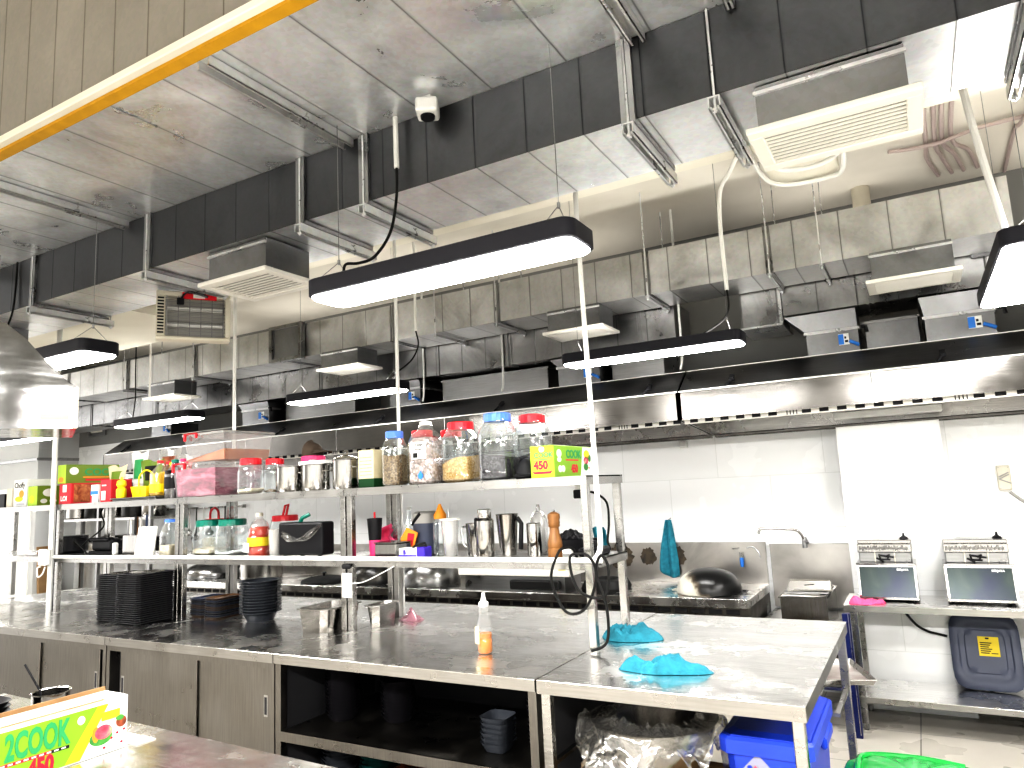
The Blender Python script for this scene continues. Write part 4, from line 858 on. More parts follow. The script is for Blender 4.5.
def lathed(name, label, cat, x, y, z, parts, group=None, rz=0, seg=24):
    t = thing(name, label, cat, (x, y, z), rz, group)
    for pn, mat, prof in parts: MB().lathe(prof, (0, 0, 0), seg).build(pn, mat, t, True)
    return t
# --- spice jars on the right rack
jar('storage_jar', 'blue-lidded square jar of brown spice beside the white rod', -2.585, 3.21, ZU, .125, .31, 'blue', 'spicebrown', .62)
jar('storage_jar', 'red-lidded jar of olive spice filled nearly to the top', -2.50, 3.36, ZU, .155, .315, 'red', 'spicegreen', .82)
t = thing('storage_jar', 'clear capless bottle of pale pink crystals with white label and blue drop', 'jar', (-2.325, 3.16, ZU))
MB().lathe([(.075, 0), (.082, .01), (.082, .06), (.079, .065), (.082, .07), (.082, .13), (.079, .135), (.082, .14), (.082, .23), (.07, .265), (.034, .30), (.030, .325)], (0, 0, 0), 32, True, False, sq=4).build('body', 'clear', t, True)
MB().lathe([(.07, .004), (.079, .015), (.079, .225), (.06, .25)], (0, 0, 0), 32, sq=4).build('contents', 'beads', t)
MB().lathe([(.034, .32), (.034, .338), (.012, .345)], (0, 0, 0), 20).build('cap', 'white', t)
l = MB().box(-.035, .06, -.088, -.086, .135, .225); l.mi = 1; l.box(-.025, .005, -.0892, -.088, .142, .168); l.text('CLEAN', .02, front(-.022, -.0885, .203), .0006); l.mi = 2; l.text('27H-MK', .016, front(-.02, -.0885, .180), .0003)
l.mi = 3
l.build('label', ['whitecard', 'inkblack', 'steeldark'], t)['label'] = 'white printed label'
l = MB(); l.rings([[(.02 + .016*math.cos(a)*(1 if math.sin(a) < 0 else 1 - .9*math.sin(a)), q, .05 + .022*math.sin(a)) for a in [2*PI*i/20 for i in range(20)]] for q in (-.0895, -.086)])
l.build('drop_mark', 'inkblue', t)['label'] = 'blue drop mark'
jar('storage_jar', 'red-lidded jar of orange spice half hidden behind the crystal bottle', -2.325, 3.40, ZU, .15, .305, 'red', 'spiceorange', .48)
jar('storage_jar', 'large red-lidded jar with golden grain in its lower half', -2.145, 3.23, ZU, .185, .325, 'red', 'spicegold', .42, slope=.02)
jar('storage_jar', 'tallest jar with blue lid, black beans in the lower half', -1.905, 3.22, ZU, .185, .35, 'blue', 'spiceblack', .40, slope=-.012)
jar('storage_jar', 'clear ribbed jar with red lid right of the blue-lidded black bean jar', -1.80, 3.412, ZU, .185, .345, 'red', 'spiceblack', .42, slope=.03)
t = thing('baseball_cap', 'crumpled black cap between black bean jars and green carton', 'cap', (-1.735, 3.215, ZU))
MB().grid(lambda u, v: (.062*math.cos(2*PI*u)*math.sin(PI/2*v), .062*math.sin(2*PI*u)*math.sin(PI/2*v), .001 + .105*math.cos(PI/2*v)**.7*(1+.12*math.sin(6*PI*u)*v)), 25, 9).build('crown', 'blacksoft', t, True)
MB().grid(lambda u, v: (-.05*math.cos(PI*u), -.045 - .055*v*math.sin(PI*u)**.6, .022 - .016*v + .004), 9, 5).build('brim', 'blacksoft', t, True, solid=.003)
# carton maker: end face towards -X side / long side -Y
def carton(name, label, x, y, z, w, d, h, rz=0, body='lime', cat='carton'):
    t = thing(name, label, cat, (x, y, z), rz); MB().box(0, w, 0, d, 0, h, .002).build('box', body, t); return t
def longbox(name, label, x0, x1, y0, ln, z, h, endm, sidem, cat='carton'):
    t = thing(name, label, cat, (x0, y0, z)); w = x1 - x0
    MB().box(0, w, 0, ln, 0, h, .002).build('box', sidem, t); MB().box(.002, w - .002, -.0012, 0, .002, h - .002).build('end_panel', endm, t); return t, w
def dots(nm, mt, t, lst, face, w=0, th=.002, n=18):
    p = MB()
    for cx, cz, rx, rz_ in lst:
        pts = [(cx + rx*math.cos(a), cz + rz_*math.sin(a)) for a in [2*PI*i/n for i in range(n)]]
        if face == 'x': p.prism(pts, w, w + th, 'x')
        else: p.prism(pts, -.0012 - th, -.0012, 'y')
    p.build(nm, mt, t)
t, w = longbox('wrap_carton', 'lime green COOK 450 carton at the right shelf end beside the white rod', -1.655, -1.525, 3.10, .45, ZU, .155, 'limeend', 'lime')
p = MB(); p.text('450', .056, front(.018, -.0016, .042), .003, sx=.92); p.rings([[(.018, q, .018), (.110, q, .018), (.120, q, .036), (.105, q, .030), (.022, q, .030), (.008, q, .036)] for q in (-.0022, -.001)]); p.build('end_number', 'inkred', t)
p = MB(); p.text('COOK', .034, front(.022, -.0016, .098), .001); p.box(.02, .11, -.0022, -.001, .086, .090); p.build('end_lettering', 'inkgreen', t)
dots('end_symbol', 'whitecard', t, [(.065, .137, .014, .013)], 'y')
p = MB(); p.text('COOK', .056, faceX(w + .001, .135, .095), .0016, sx=1.05); p.build('side_lettering', 'inkgreen', t)
p = MB(); p.text('450', .056, faceX(w + .001, .19, .022), .002, sx=.9); p.box(w, w + .001, .13, .28, .080, .087); p.build('side_number', 'inkred', t)
MB().quad((w + .0008, .30, .004), (w + .0008, .448, .004), (w + .0008, .448, .151), (w + .0008, .34, .151)).build('fruit_panel', 'whitecard', t)
dots('side_symbols', 'whitecard', t, [(.055, .115, .026, .02), (.055, .085, .022, .012), (.06, .04, .02, .017), (.095, .04, .02, .017)], 'x', w)
dots('corn_picture', 'inkyellow', t, [(.385, .115, .035, .022)], 'x', w)
dots('meat_picture', 'inkpink', t, [(.375, .082, .03, .02), (.41, .045, .008, .006)], 'x', w)
dots('salad_picture', 'saladprint', t, [(.37, .05, .028, .02), (.42, .095, .016, .02)], 'x', w)
t = thing('grain_carton', 'cream paper carton with dark green base at the left of the spice jars', 'carton', (-2.815, 3.16, ZU))
MB().box(0, .115, 0, .10, 0, .05, .003).build('green_base', 'darkgreen', t)
MB().box(0, .115, 0, .10, .05, .215, .003).build('upper', 'kraftwhite', t)
q = MB(); [q.box(.015, .10, -.001, 0, .07 + i*.02, .073 + i*.02) for i in range(6)]; q.build('print_lines', 'spicegold', t)
# --- storage bins and pots on the middle rack
def bin_(label, x, y, z, w, d, h, fillmat, frac, slope):
    t = thing('storage_bin', label, 'storage bin', (x, y, z)); a = .02
    def rr(ix, zz): return [(ix, ix, zz), (w - ix, ix, zz), (w - ix, d - ix, zz), (ix, d - ix, zz)]
    MB().rings([rr(a, 0), rr(.002, h*.9)], cap1=False).build('body', 'binclear', t)
    MB().box(-.012, w + .012, -.012, d + .012, h*.9, h, .004).build('lid', 'binclear' if slope == 0 else 'milky', t)
    MB().rings([[(a + .006, a + .006, .006), (w - a - .006, a + .006, .006), (w - a - .006, d - a, .006), (a + .006, d - a, .006)],
                [(.014, .014, h*frac), (w - .014, .014, h*(frac + slope)), (w - .014, d - .014, h*(frac + slope)), (.014, d - .014, h*frac)]]).build('contents', fillmat, t)
    for s in (0,):
        MB().box(.03, .16, -.028, -.012, h*.97, h*1.0, .003).box(.03, .045, -.028, -.012, h*.74, h*.97, .003).box(.145, .16, -.028, -.012, h*.82, h*.97, .003).build('handle', 'red', t)
    return t
bin_('lower milky storage bin full of pink packets with red clip handle', -4.385, 3.08, ZU, .43, .40, .225, 'pinkfood', .82, 0.0)
bin_('upper milky storage bin with orange powder and red clip handle, stacked on the lower bin', -4.27, 3.08, ZU + .228, .40, .40, .19, 'orangefood', .08, .30)
jar('storage_jar', 'left clear square jar with wide red lid beside the pink storage bin', -3.70, 3.15, ZU, .14, .225, 'red', 'riceflour', .16, lidh=.035, lidr=.85)
jar('storage_jar', 'clear square jar with red lid just behind the steel pots', -3.56, 3.22, ZU, .115, .215, 'red', 'spicebrown', .10, lidh=.03, lidr=.85)
jar('storage_jar', 'white plastic tub with bright pink lid behind the steel pots', -3.40, 3.392, ZU, .165, .225, 'pink', None, lidh=.03, body='milky', lidr=.85)
t = thing('cap', 'dark brown cloth cap perched on the pink lid', 'cap', (-3.385, 3.392, ZU + .2258))
MB().grid(lambda u, v: (.07*math.cos(2*PI*u)*math.sin(PI/2*v) - .02, .07*math.sin(2*PI*u)*math.sin(PI/2*v), .095*math.cos(PI/2*v)**.75 * (1 + .1*math.cos(2*PI*u + 2.4))), 25, 9).build('crown', 'capbrown', t, True)
MB().grid(lambda u, v: (.05 + .085*v*math.sin(PI*u)**.6, -.07 + .14*u, .022 - .012*v*v + .01*math.sin(PI*u)), 11, 6).build('brim', 'capbrown', t, True, solid=.004)
MB().lathe([(.006, .088), (.006, .098)], (-.02, 0, 0), 8).build('top_button', 'capbrown', t)
def pot(label, x, y, z, r, h, lid=False, name='steel_pot'):
    t = thing(name, label, 'pot', (x, y, z)); 
    MB().lathe([(r*.93, 0), (r, .012), (r, h), (r*1.04, h + .003), (r*1.04, h + .006), (r*.97, h + .004), (r*.95, .015)], (0, 0, 0), 30).build('body', 'pot', t, True)
    for s in (-1, 1): MB().tube([(s*r*.3 - .03, -r*.95*1, h*.7) if False else (s*r*.98, -.03, h*.75), (s*(r+.022), -.025, h*.75), (s*(r+.022), .025, h*.75), (s*r*.98, .03, h*.75)], .004, 6).build('handle', 'pot', t)
    if lid: MB().lathe([(r*1.02, h+.006), (r*.9, h+.016), (.02, h + .03), (.012, h+.045), (.02, h+.05), (.015, h+.056)], (0, 0, 0), 24).build('lid', 'steelmirror', t, True)
    return t
pot('left steel pot in front of the pink-lidded tub', -3.382, 3.19, ZU, .093, .15)
pot('middle steel pot on the shelf, right of the left one', -3.155, 3.17, ZU, .082, .15)
pot('small steel pot with lid between the middle pot and the tall steel bucket', -3.02, 3.345, ZU, .065, .145)
pot('tall steel bucket pot directly left of the cream carton', -2.927, 3.18, ZU, .076, .165, True)
t = MB().box(-3.56, -3.06, 3.28, 3.47, ZU+.232, ZU + .242).build('white_board', 'whitecard') if False else None
t = thing('tray_lid', 'white tray laid over the steel pots behind the brown cap', 'tray', (-3.24, 3.13, ZU + .1565)); MB().box(-.02, .19, 0, .14, 0, .006).box(-.02, .19, 0, .006, .006, .02).box(-.02, .19, .134, .14, .006, .02).box(-.02, -.014, .006, .134, .006, .02).box(.184, .19, .006, .134, .006, .02).build('tray', 'white', t)
# --- left rack top: cartons and bottles
def foodbox(name, label, x, y, z, w, d, h, body, panels, rz=0):
    t = carton(name, label, x, y, z, w, d, h, rz, body)
    for pn, mat, (a, b, c, e) in panels: MB().box(w*a, w*b, -.002, 0, h*c, h*e).build(pn, mat, t)
    return t
t, w = longbox('food_carton', 'red carton with roast meat picture on the left rack', -5.760, -5.600, 3.09, .42, ZU, .155, 'redc', 'redc')
p = MB(); p.text('LOI', .05, front(.022, -.0016, .025), .002, sx=1.1); p.box(.05, .10, -.003, -.0012, .09, .145); p.build('end_lettering', 'whitecard', t)
MB().box(w, w + .0015, .02, .30, .01, .145).build('meat_picture', 'meatprint', t); dots('round_mark', 'whitecard', t, [(.24, .12, .03, .022)], 'x', w, .003); MB().box(w, w + .0015, .31, .41, .01, .145).build('side_band', 'pipepink', t)
t, w = longbox('wrap_carton', 'long olive green cook carton lying on top of the red carton', -5.79, -5.68, 3.09, .42, ZU + .1555, .145, 'limeend', 'olivec')
p = MB(); p.text('COOK', .07, faceX(w + .001, .14, .065), .002, sx=1.25); p.build('lettering', 'inkgreen', t)
p = MB(); p.box(w, w + .0015, .15, .36, .018, .035); p.build('red_stripe', 'inkred', t); MB().box(w, w + .0015, .13, .38, .042, .052).build('brown_stripe', 'inkorange', t)
dots('round_symbol', 'whitecard', t, [(.06, .095, .035, .03)], 'x', w); dots('end_print', 'inkorange', t, [(.05, .03, .035, .02)], 'y')
t, w = longbox('wrap_carton', 'short olive green carton standing left of the red carton', -6.205, -6.07, 3.09, .42, ZU, .155, 'limeend', 'olivec')
dots('round_symbols', 'whitecard', t, [(.09, .10, .05, .032), (.05, .035, .026, .018), (.12, .035, .026, .018), (.21, .035, .026, .018)], 'x', w); dots('green_symbol', 'inkgreen', t, [(.28, .115, .05, .032)], 'x', w); dots('end_print', 'inkyellow', t, [(.06, .05, .03, .03)], 'y')
t, w = longbox('snack_carton', 'white carton with orange dessert picture at the far left of the shelf', -6.42, -6.23, 3.09, .20, ZU, .215, 'whitecard', 'whitecard')
p = MB(); p.text('Choffy', .06, front(.01, -.0016, .15), .001, sx=.95); p.build('lettering', 'inkblack', t)
dots('dessert_picture', 'inkorange', t, [(.12, .10, .035, .03)], 'y'); dots('yellow_part', 'inkyellow', t, [(.085, .06, .06, .022)], 'y', 0, .0015); MB().box(.05, .17, -.003, -.0012, .008, .028).build('grey_band', 'steeldark', t)
t, w = longbox('small_carton', 'thin beige carton at the left frame edge beside the snack carton', -6.53, -6.45, 3.09, .20, ZU, .15, 'cream', 'cream')
t, w = longbox('small_carton', 'black box at the extreme left of the upper shelf', -6.78, -6.56, 3.09, .20, ZU, .11, 'black', 'black')
t = foodbox('small_carton', 'small white and blue carton between the two red cartons', -5.36, 3.10, ZU, .09, .12, .13, 'whitecard', [('blue_band', 'inkblue', (0, 1, .45, .65)), ('purple_edge', 'inkred', (0, .18, 0, .4))])
t = foodbox('food_carton', 'upright red carton beside the yellow basket', -5.24, 3.10, ZU, .13, .16, .16, 'redc', [('white_patch', 'whitecard', (.12, .5, .08, .5)), ('text_bars', 'whitecard', (.15, .55, .72, .78))])
t = thing('serving_tray', 'flat black tray under the yellow basket and bottles', 'tray', (-5.06, 3.08, ZU)); MB().box(0, .50, 0, .30, 0, .012, .004).box(-.012, .512, -.012, .312, .012, .022, .003).build('tray', 'steeldark', t)
t = thing('basket', 'yellow plastic basket with tall arched handle on the black tray', 'basket', (-4.85, 3.20, ZU + .0225))
MB().rings([[(-.075, -.05, 0), (.075, -.05, 0), (.075, .05, 0), (-.075, .05, 0)], [(-.09, -.06, .075), (.09, -.06, .075), (.09, .06, .075), (-.09, .06, .075)]], cap1=False).build('body', 'yellowp', t, solid=.003)
MB().tube(smoothpath([(-.085, 0, .07), (-.08, 0, .15), (0, 0, .19), (.08, 0, .15), (.085, 0, .07)]), .006, 6).build('handle', 'yellowp', t, True); MB().prism([(.02*math.cos(a), .04 + .02*math.sin(a)) for a in [2*PI*i/12 for i in range(12)]], -.062, -.056, 'y').build('emblem', 'inkyellow', t)
t = thing('squeeze_bottle', 'small yellow squeeze bottle at the left end of the tray', 'bottle', (-4.90, 3.11, ZU + .0225)); 
MB().lathe([(.03, 0), (.034, .01), (.034, .06), (.022, .075), (.034, .09), (.03, .12), (.01, .13), (.006, .15)], (-.10, 0, 0), 18).build('body', 'yellowp', t, True)
def bottle(label, x, y, z, r, h, mat, cap, lab=None, sq=None, liq=None, name='bottle', neck=.35):
    t = thing(name, label, 'bottle', (x, y, z)); nr = r * neck
    prof = [(r*.9, 0), (r, .008), (r, h*.58), (r*.92, h*.66), (nr*1.2, h*.84), (nr, h*.88), (nr, h*.93)]
    MB().lathe(prof, (0, 0, 0), 26, sq=sq).build('body', mat, t, True)
    MB().lathe([(nr*1.25, h*.92), (nr*1.25, h*.99), (nr, h)], (0, 0, 0), 18).build('cap', cap, t, True)
    if liq: MB().lathe([(r*.86, .004), (r*.955, .012), (r*.955, h*liq[1])], (0, 0, 0), 24, sq=sq).build('contents', liq[0], t, True)
    if lab: MB().lathe([(r*1.01, h*lab[1]), (r*1.015, h*lab[1] + .001), (r*1.015, h*lab[2])], (0, 0, 0), 26, False, False, sq=sq).build('label', lab[0], t, True)
    return t
bottle('clear bottle of golden oil with yellow label behind the yellow basket', -4.69, 3.20, ZU + .0225, .060, .25, 'clearthin', 'redc', ('yellowp', .1, .34), 4, ('oil', .62), neck=.3)
bottle('second golden oil bottle with pink cap, half hidden behind the dark bottle', -4.62, 3.33, ZU + .0225, .055, .26, 'clearthin', 'pink', ('yellowp', .15, .40), 4, ('oil', .6), neck=.3)
bottle('third golden oil bottle standing behind the yellow basket', -4.80, 3.34, ZU + .0225, .05, .25, 'clearthin', 'redc', None, 4, ('oil', .7), neck=.3)
bottle('dark soy sauce bottle with green cap at the right of the oil bottles', -4.47, 3.16, ZU, .058, .265, 'smokeglass', 'green', ('black', .25, .55), 4, ('soy', .72), neck=.34)
bottle('small red bottle between the dark bottle and the pink bin', -4.55, 3.428, ZU, .03, .17, 'redc', 'white')
bottle('yellow-capped bottle behind the dark soy sauce bottle', -4.60, 3.22, ZU + .0225, .025, .23, 'yellowp', 'yellowp')
def pouch(label, x, y, z, w, h, mat, top, lean=.1, rz=0):
    t = thing('snack_pouch', label, 'pouch', (x, y, z), rz)
    f = lambda u, v: (w*(u-.5)*(1 - .12*math.sin(PI*v)), -.03*math.sin(PI*u)*math.sin(PI*min(1, v*1.1)) - lean*v*0 + .008*math.sin(9*u + 5*v), h*v + .012*math.sin(7*u)*v)
    g = lambda u, v: (w*(u-.5)*(1 - .12*math.sin(PI*v)), .03*math.sin(PI*u)*math.sin(PI*min(1, v*1.1)) + .008*math.sin(9*u + 5*v), h*v + .012*math.sin(7*u)*v)
    MB().grid(f, 11, 11).grid(g, 11, 11).build('body', mat, t, True)
    MB().grid(lambda u, v: (w*(u-.5)*.75, -.034*math.sin(PI*u)*math.sin(PI*(.45+.4*v)) - .004, h*(.45 + .4*v)), 9, 5).build('print', top, t, True); return t
pouch('tall white pouch with green corner behind the red upright carton', -5.235, 3.40, ZU, .19, .37, 'whitecard', 'inkgreen')
pouch('green and cream pouch leaning over the carton end', -5.36, 3.30, ZU, .22, .27, 'kraftwhite', 'olivec')
pouch('dark green pouch standing behind the yellow basket', -5.00, 3.345, ZU + .0225 + .0, .26, .27, 'olivec', 'inkblack')
pouch('tall crumpled pouch with dark red top behind the oil bottles', -4.98, 3.475, ZU, .26, .38, 'milky', 'meatprint')
pouch('shorter clear pouch with pale red print behind the oil bottles', -4.74, 3.46, ZU, .24, .32, 'milky', 'inkpink')

# --- middle shelf, left rack
t = thing('wireless_terminal', 'black handheld machine with cables on the left middle shelf', 'machine', (-5.30, 3.20, ZM)); 
MB().box(-.14, .14, -.06, .08, .0, .03, .006).box(-.12, .13, -.05, .07, .03, .115, .02, 2).build('body', 'black', t); MB().box(-.13, .10, -.062, .0, .10, .125, .008).build('handle', 'black', t)
MB().box(.135, .165, -.05, -.01, 0, .09, .012, 2).build('paper_tag', 'paper', t)
cable('coiled_cable', 'tangle of thin black cable left of the black machine', [(-5.46, 3.15, ZM + .007), (-5.6, 3.12, ZM + .12), (-5.66, 3.2, ZM + .04), (-5.58, 3.2, ZM + .09), (-5.52, 3.3, ZM + .20), (-5.56, 3.3, ZM + .30), (-5.6, 3.34, ZM + .34)], .006, 'cable')
cable('coiled_cable', 'white cable looping below the shelf corner at left', [(-5.69, 2.975, ZM - .068), (-5.72, 2.972, ZM - .12), (-5.78, 2.972, ZM - .14), (-5.79, 2.972, ZM - .08), (-5.755, 2.975, ZM - .067)], .006, 'pvc')
t = MB().box(-5.78, -5.68, 2.965, 3.0075, ZM - .06, ZM + .06, .008).build('socket_box', 'white'); tag(t, 'white socket box on the left rack post', 'socket')
t = thing('steel_cookpot', 'black cooking pot seen behind the left rack post', 'pot', (-5.95, 3.30, ZM)); MB().lathe([(.10, 0), (.12, .02), (.12, .13), (.125, .135), (.115, .135)], (0, 0, 0), 24).build('body', 'black', t, True); MB().tube([(.12, 0, .11), (.22, -.02, .12)], .009, 6).build('handle', 'black', t)
t = thing('knife', 'wooden-handled knife lying on the far left middle shelf', 'knife', (-6.35, 3.15, ZM + .006)); MB().box(0, .22, -.018, .008, 0, .003).build('blade', 'steelmirror', t); MB().tube([(.22, -.005, .006), (.30, -.005, .008), (.36, -.005, .006)], [.009, .012, .010], 8).build('handle', 'wood', t, True)
t = thing('cutlery_box', 'square steel cutlery box on the left middle shelf', 'container', (-5.03, 3.15, ZM)); w_ = .17
MB().box(0, w_, 0, .003, 0, .14).box(0, w_, .137, .14, 0, .14).box(0, .003, .003, .137, 0, .14).box(w_ - .003, w_, .003, .137, 0, .14).box(.003, w_ - .003, .003, .137, 0, .004).build('box', 'pot', t)
for i in range(6):
    o = MB().tube([(0, 0, 0), (.004*(i-3), .01, .142)], .005, 6).box(-.012 + .004*(i-3), .012 + .004*(i-3), .005, .015, .1405, .25 + .012*(i % 3), .004).build('kitchen_tool', ['white', 'wood', 'black', 'white', 'steel', 'trayblue'][i]); o.location = (-5.03 + .025 + .024*i, 3.19 + .03*(i % 2), ZM + .006)
    tag(o, ['white spatula standing at the left in the steel cutlery box', 'wooden spatula standing in the steel cutlery box', 'black spatula standing in the steel cutlery box', 'second white spatula in the middle of the cutlery box', 'steel turner in the cutlery box', 'dark blue brush at the right of the cutlery box'][i], 'utensil', 'tools in the cutlery box')
t = MB().prism([(3.075, ZM + .001), (3.085, ZM + .001), (3.115, ZM + .20), (3.105, ZM + .20)], -4.775, -4.575, 'x').build('white_board', 'paper'); tag(t, 'white card leaning on the shelf left of the blue-capped bottle', 'card')
t = bottle('clear square bottle with blue cap and pale powder beside the leaning card', -4.475, 3.14, ZM, .058, .245, 'clear', 'blue', None, 5, ('riceflour', .3), neck=.55)
t = jar('storage_jar', 'jar with red strap-handled lid just right of the left rack post', -4.345, 3.385, ZM, .14, .23, 'red', 'riceflour', .5, body='clear', lidh=.035, lidr=.85)
MB().tube(smoothpath([(-.045, 0, .225), (-.04, 0, .28), (0, 0, .305), (.04, 0, .28), (.045, 0, .225)]), .008, 8).build('strap_handle', 'red', t, True)
jar('storage_jar', 'left jar of the green-lidded pair, cream grains at the bottom', -4.18, 3.22, ZM, .185, .23, 'green', 'riceflour', .22, lidh=.035, lidr=.88)
jar('storage_jar', 'right jar of the green-lidded pair, nearly empty', -3.955, 3.22, ZM, .185, .23, 'green', 'whitecard', .1, lidh=.035, lidr=.88)
t = MB().box(-4.05, -3.75, 3.062, 3.122, ZM + .0005, ZM + .003).build('paper_sheet', 'paper'); tag(t, 'white paper sheet lying in front of the green-lidded jars', 'paper')
t = thing('sauce_bottle', 'plastic bottle of red chilli sauce with yellow label on the middle shelf', 'bottle', (-3.62, 3.15, ZM))
MB().lathe([(.066, 0), (.07, .01), (.07, .05), (.064, .06), (.07, .07), (.07, .115), (.064, .125), (.07, .135), (.066, .165), (.045, .21), (.022, .23), (.020, .245)], (0, 0, 0), 28).build('body', 'clearthin', t, True)
MB().lathe([(.06, .004), (.066, .012), (.066, .05), (.061, .06), (.066, .07), (.066, .115), (.061, .125), (.066, .135), (.060, .165), (.05, .18)], (0, 0, 0), 28).build('contents', 'ketchup', t, True)
MB().lathe([(.022, .244), (.022, .262), (.015, .266)], (0, 0, 0), 16).build('cap', 'cream', t, True)
MB().lathe([(.0715, .065), (.072, .066), (.072, .118)], (0, 0, 0), 28, False, False).build('label', 'inkyellow', t, True)
MB().box(-.062, -.01, -.074, -.070, .03, .085, .002).build('white_label', 'inkpink' if False else 'whitecard', t)
t = jar('storage_jar', 'jar with red lid and raised red strap behind the chilli sauce', -3.60, 3.34, ZM, .17, .24, 'red', 'riceflour', .3, lidh=.03, lidr=.88)
MB().tube([(-.02, 0, .24), (.0, 0, .30), (.03, 0, .31), (.01, 0, .24)], .008, 6).build('strap_handle', 'red', t, True)
t = thing('measuring_cup', 'cloudy plastic cup between the red-lidded jar and the black bag', 'cup', (-3.455, 3.13, ZM)); MB().lathe([(.036, 0), (.045, .16), (.047, .165), (.042, .16), (.034, .006)], (0, 0, 0), 22).build('cup', 'milky', t, True)
t = thing('insulated_bag', 'black insulated delivery bag with grey plastic film strap', 'bag', (-3.40, 3.10, ZM + .012))
MB().box(0, .36, 0, .10, 0, .19, .012, 2).build('body', 'black', t)
MB().grid(lambda u, v: (.05 + .31*u, -.015 - .012*math.sin(PI*u) - .012*math.sin(3*PI*v + 5*u), .125 + .05*u*u - .045*math.sin(PI*u) + .03*(v-.5)*(1 + .4*math.sin(11*u))), 21, 7).build('film_strap', 'sheet', t, True)
for x in (.04, .18, .32): MB().lathe([(.012, -.012), (.012, .003)], (x, .02, 0), 10).build('foot', 'black', t)
MB().tube([(.13, .05, .188), (.15, .05, .215), (.19, .04, .225), (.21, .05, .235)], .012, 8).build('zip_pull', 'green', t, True)
# right rack middle shelf
t = thing('cleaning_cloth', 'bright pink cloth draped behind the black tumbler', 'cloth', (-2.80, 3.36, ZM))
MB().grid(lambda u, v: (.13*(u - .5) + .02*math.sin(8*v), .03*math.sin(9*u + 3*v) + .05*(1 - v), .17*v*(1 - .5*abs(u - .6)) + .002), 15, 13).build('fabric', 'pinkcloth', t, True, solid=.006)
t = thing('tumbler', 'black tumbler with bright pink base and straw', 'tumbler', (-2.725, 3.19, ZM)); MB().lathe([(.031, 0), (.034, .09)], (0, 0, 0), 24).build('pink_base', 'pink', t, True); MB().lathe([(.034, .09), (.043, .205), (.044, .21), (.03, .212)], (0, 0, 0), 24).build('upper_body', 'black', t, True); MB().tube([(0, 0, .21), (0, 0, .245)], .006, 8).build('straw', 'redc', t)
t = thing('steel_box', 'low rectangular steel container beside the tumbler', 'container', (-2.672, 3.12, ZM)); MB().box(0, .15, 0, .14, 0, .075, .006).box(-.004, .154, -.004, .144, .075, .082, .002).build('container', 'pot', t)
t = thing('sauce_packet', 'orange and red paper packet behind the purple box', 'packet', (-2.58, 3.268, ZM)); MB().prism([(0, 0), (.05, 0), (.095, .12), (.02, .15), (-.025, .09)], 0, .008, 'y').build('packet', 'inkorange', t); MB().prism([(.02, .06), (.06, .05), (.075, .115), (.03, .12)], -.003, 0, 'y').build('print', 'inkred', t)
t = thing('purple_carton', 'small torn purple and white carton on the middle shelf', 'carton', (-2.46, 3.07, ZM)); MB().box(0, .115, 0, .07, 0, .055, .002).build('box', 'whitecard', t); MB().box(0, .115, -.002, 0, 0.0, .02).box(.115, .165, .0, .07, 0, .06, .004).build('purple_part', 'purple', t); m = MB(); m.text('B', .03, front(.03, -.003, .024), .002); m.build('letter', 'purple', t); MB().tube([(.08, .02, .058), (.12, .0, .072), (.17, .02, .066), (.15, .03, .08), (.10, .03, .07)], .006, 6).build('torn_flap', 'inkblack', t)
t = thing('coffee_grinder', 'grey lidded jug with dark grey body and slanted handle', 'jug', (-2.495, 3.362, ZM)); MB().lathe([(.055, 0), (.062, .01), (.066, .17)], (0, 0, 0), 26, sq=3).build('body', 'greybin', t, True); MB().lathe([(.068, .17), (.066, .225), (.05, .235)], (0, 0, 0), 26, sq=3).build('lid', 'louverdark', t, True); MB().tube([(-.055, -.05, .165), (-.03, -.066, .185), (.01, -.064, .225)], .010, 8).build('handle', 'blacksoft', t, True)
t = thing('squeeze_bottle', 'clear squeeze bottle with orange nozzle cap', 'bottle', (-2.335, 3.28, ZM)); MB().lathe([(.036, 0), (.04, .01), (.04, .17), (.03, .20)], (0, 0, 0), 22).build('body', 'clear', t, True); MB().lathe([(.034, .195), (.036, .215), (.02, .24), (.006, .275)], (0, 0, 0), 20).build('nozzle_cap', 'inkorange', t, True)
t = thing('glass_bottle', 'clear glass bottle half hidden left of the grey jug', 'bottle', (-2.66, 3.42, ZM)); MB().lathe([(.035, 0), (.037, .01), (.036, .14), (.014, .20), (.014, .25)], (0, 0, 0), 22).build('body', 'clear', t, True); MB().lathe([(.017, .245), (.017, .262)], (0, 0, 0), 14).build('cap', 'white', t)
t = thing('shaker_cup', 'milky plastic cup with lid and straw right of the orange-capped bottle', 'cup', (-2.215, 3.20, ZM)); MB().lathe([(.036, 0), (.048, .19)], (0, 0, 0), 22, True, False).build('cup', 'milky', t, True); MB().lathe([(.054, .19), (.054, .197), (.035, .2)], (0, 0, 0), 22).build('lid', 'louver', t, True); MB().tube([(-.005, 0, .2), (-.01, 0, .245)], .004, 6).build('straw', 'steel', t)
t = thing('steel_jug', 'small steel pitcher with angled handle left of the steel thermos', 'jug', (-2.095, 3.26, ZM)); MB().lathe([(.04, 0), (.044, .01), (.05, .165), (.052, .168), (.047, .165)], (0, 0, 0), 26).build('body', 'steelmirror', t, True); MB().tube(smoothpath([(-.05, 0, .15), (-.085, 0, .14), (-.07, -.01, .06), (-.045, 0, .04)]), .005, 6).build('handle', 'steel', t, True)
t = thing('thermos', 'tall steel thermos flask with black cup-shaped side handle', 'flask', (-1.965, 3.15, ZM)); MB().lathe([(.042, 0), (.046, .008), (.046, .185), (.034, .2)], (0, 0, 0), 26).build('body', 'pot', t, True); MB().lathe([(.034, .198), (.036, .203), (.036, .24), (.03, .244)], (0, 0, 0), 22).build('cap', 'steelmirror', t, True); MB().box(-.06, -.046, -.012, .012, .10, .2, .005).build('handle', 'blacksoft', t)
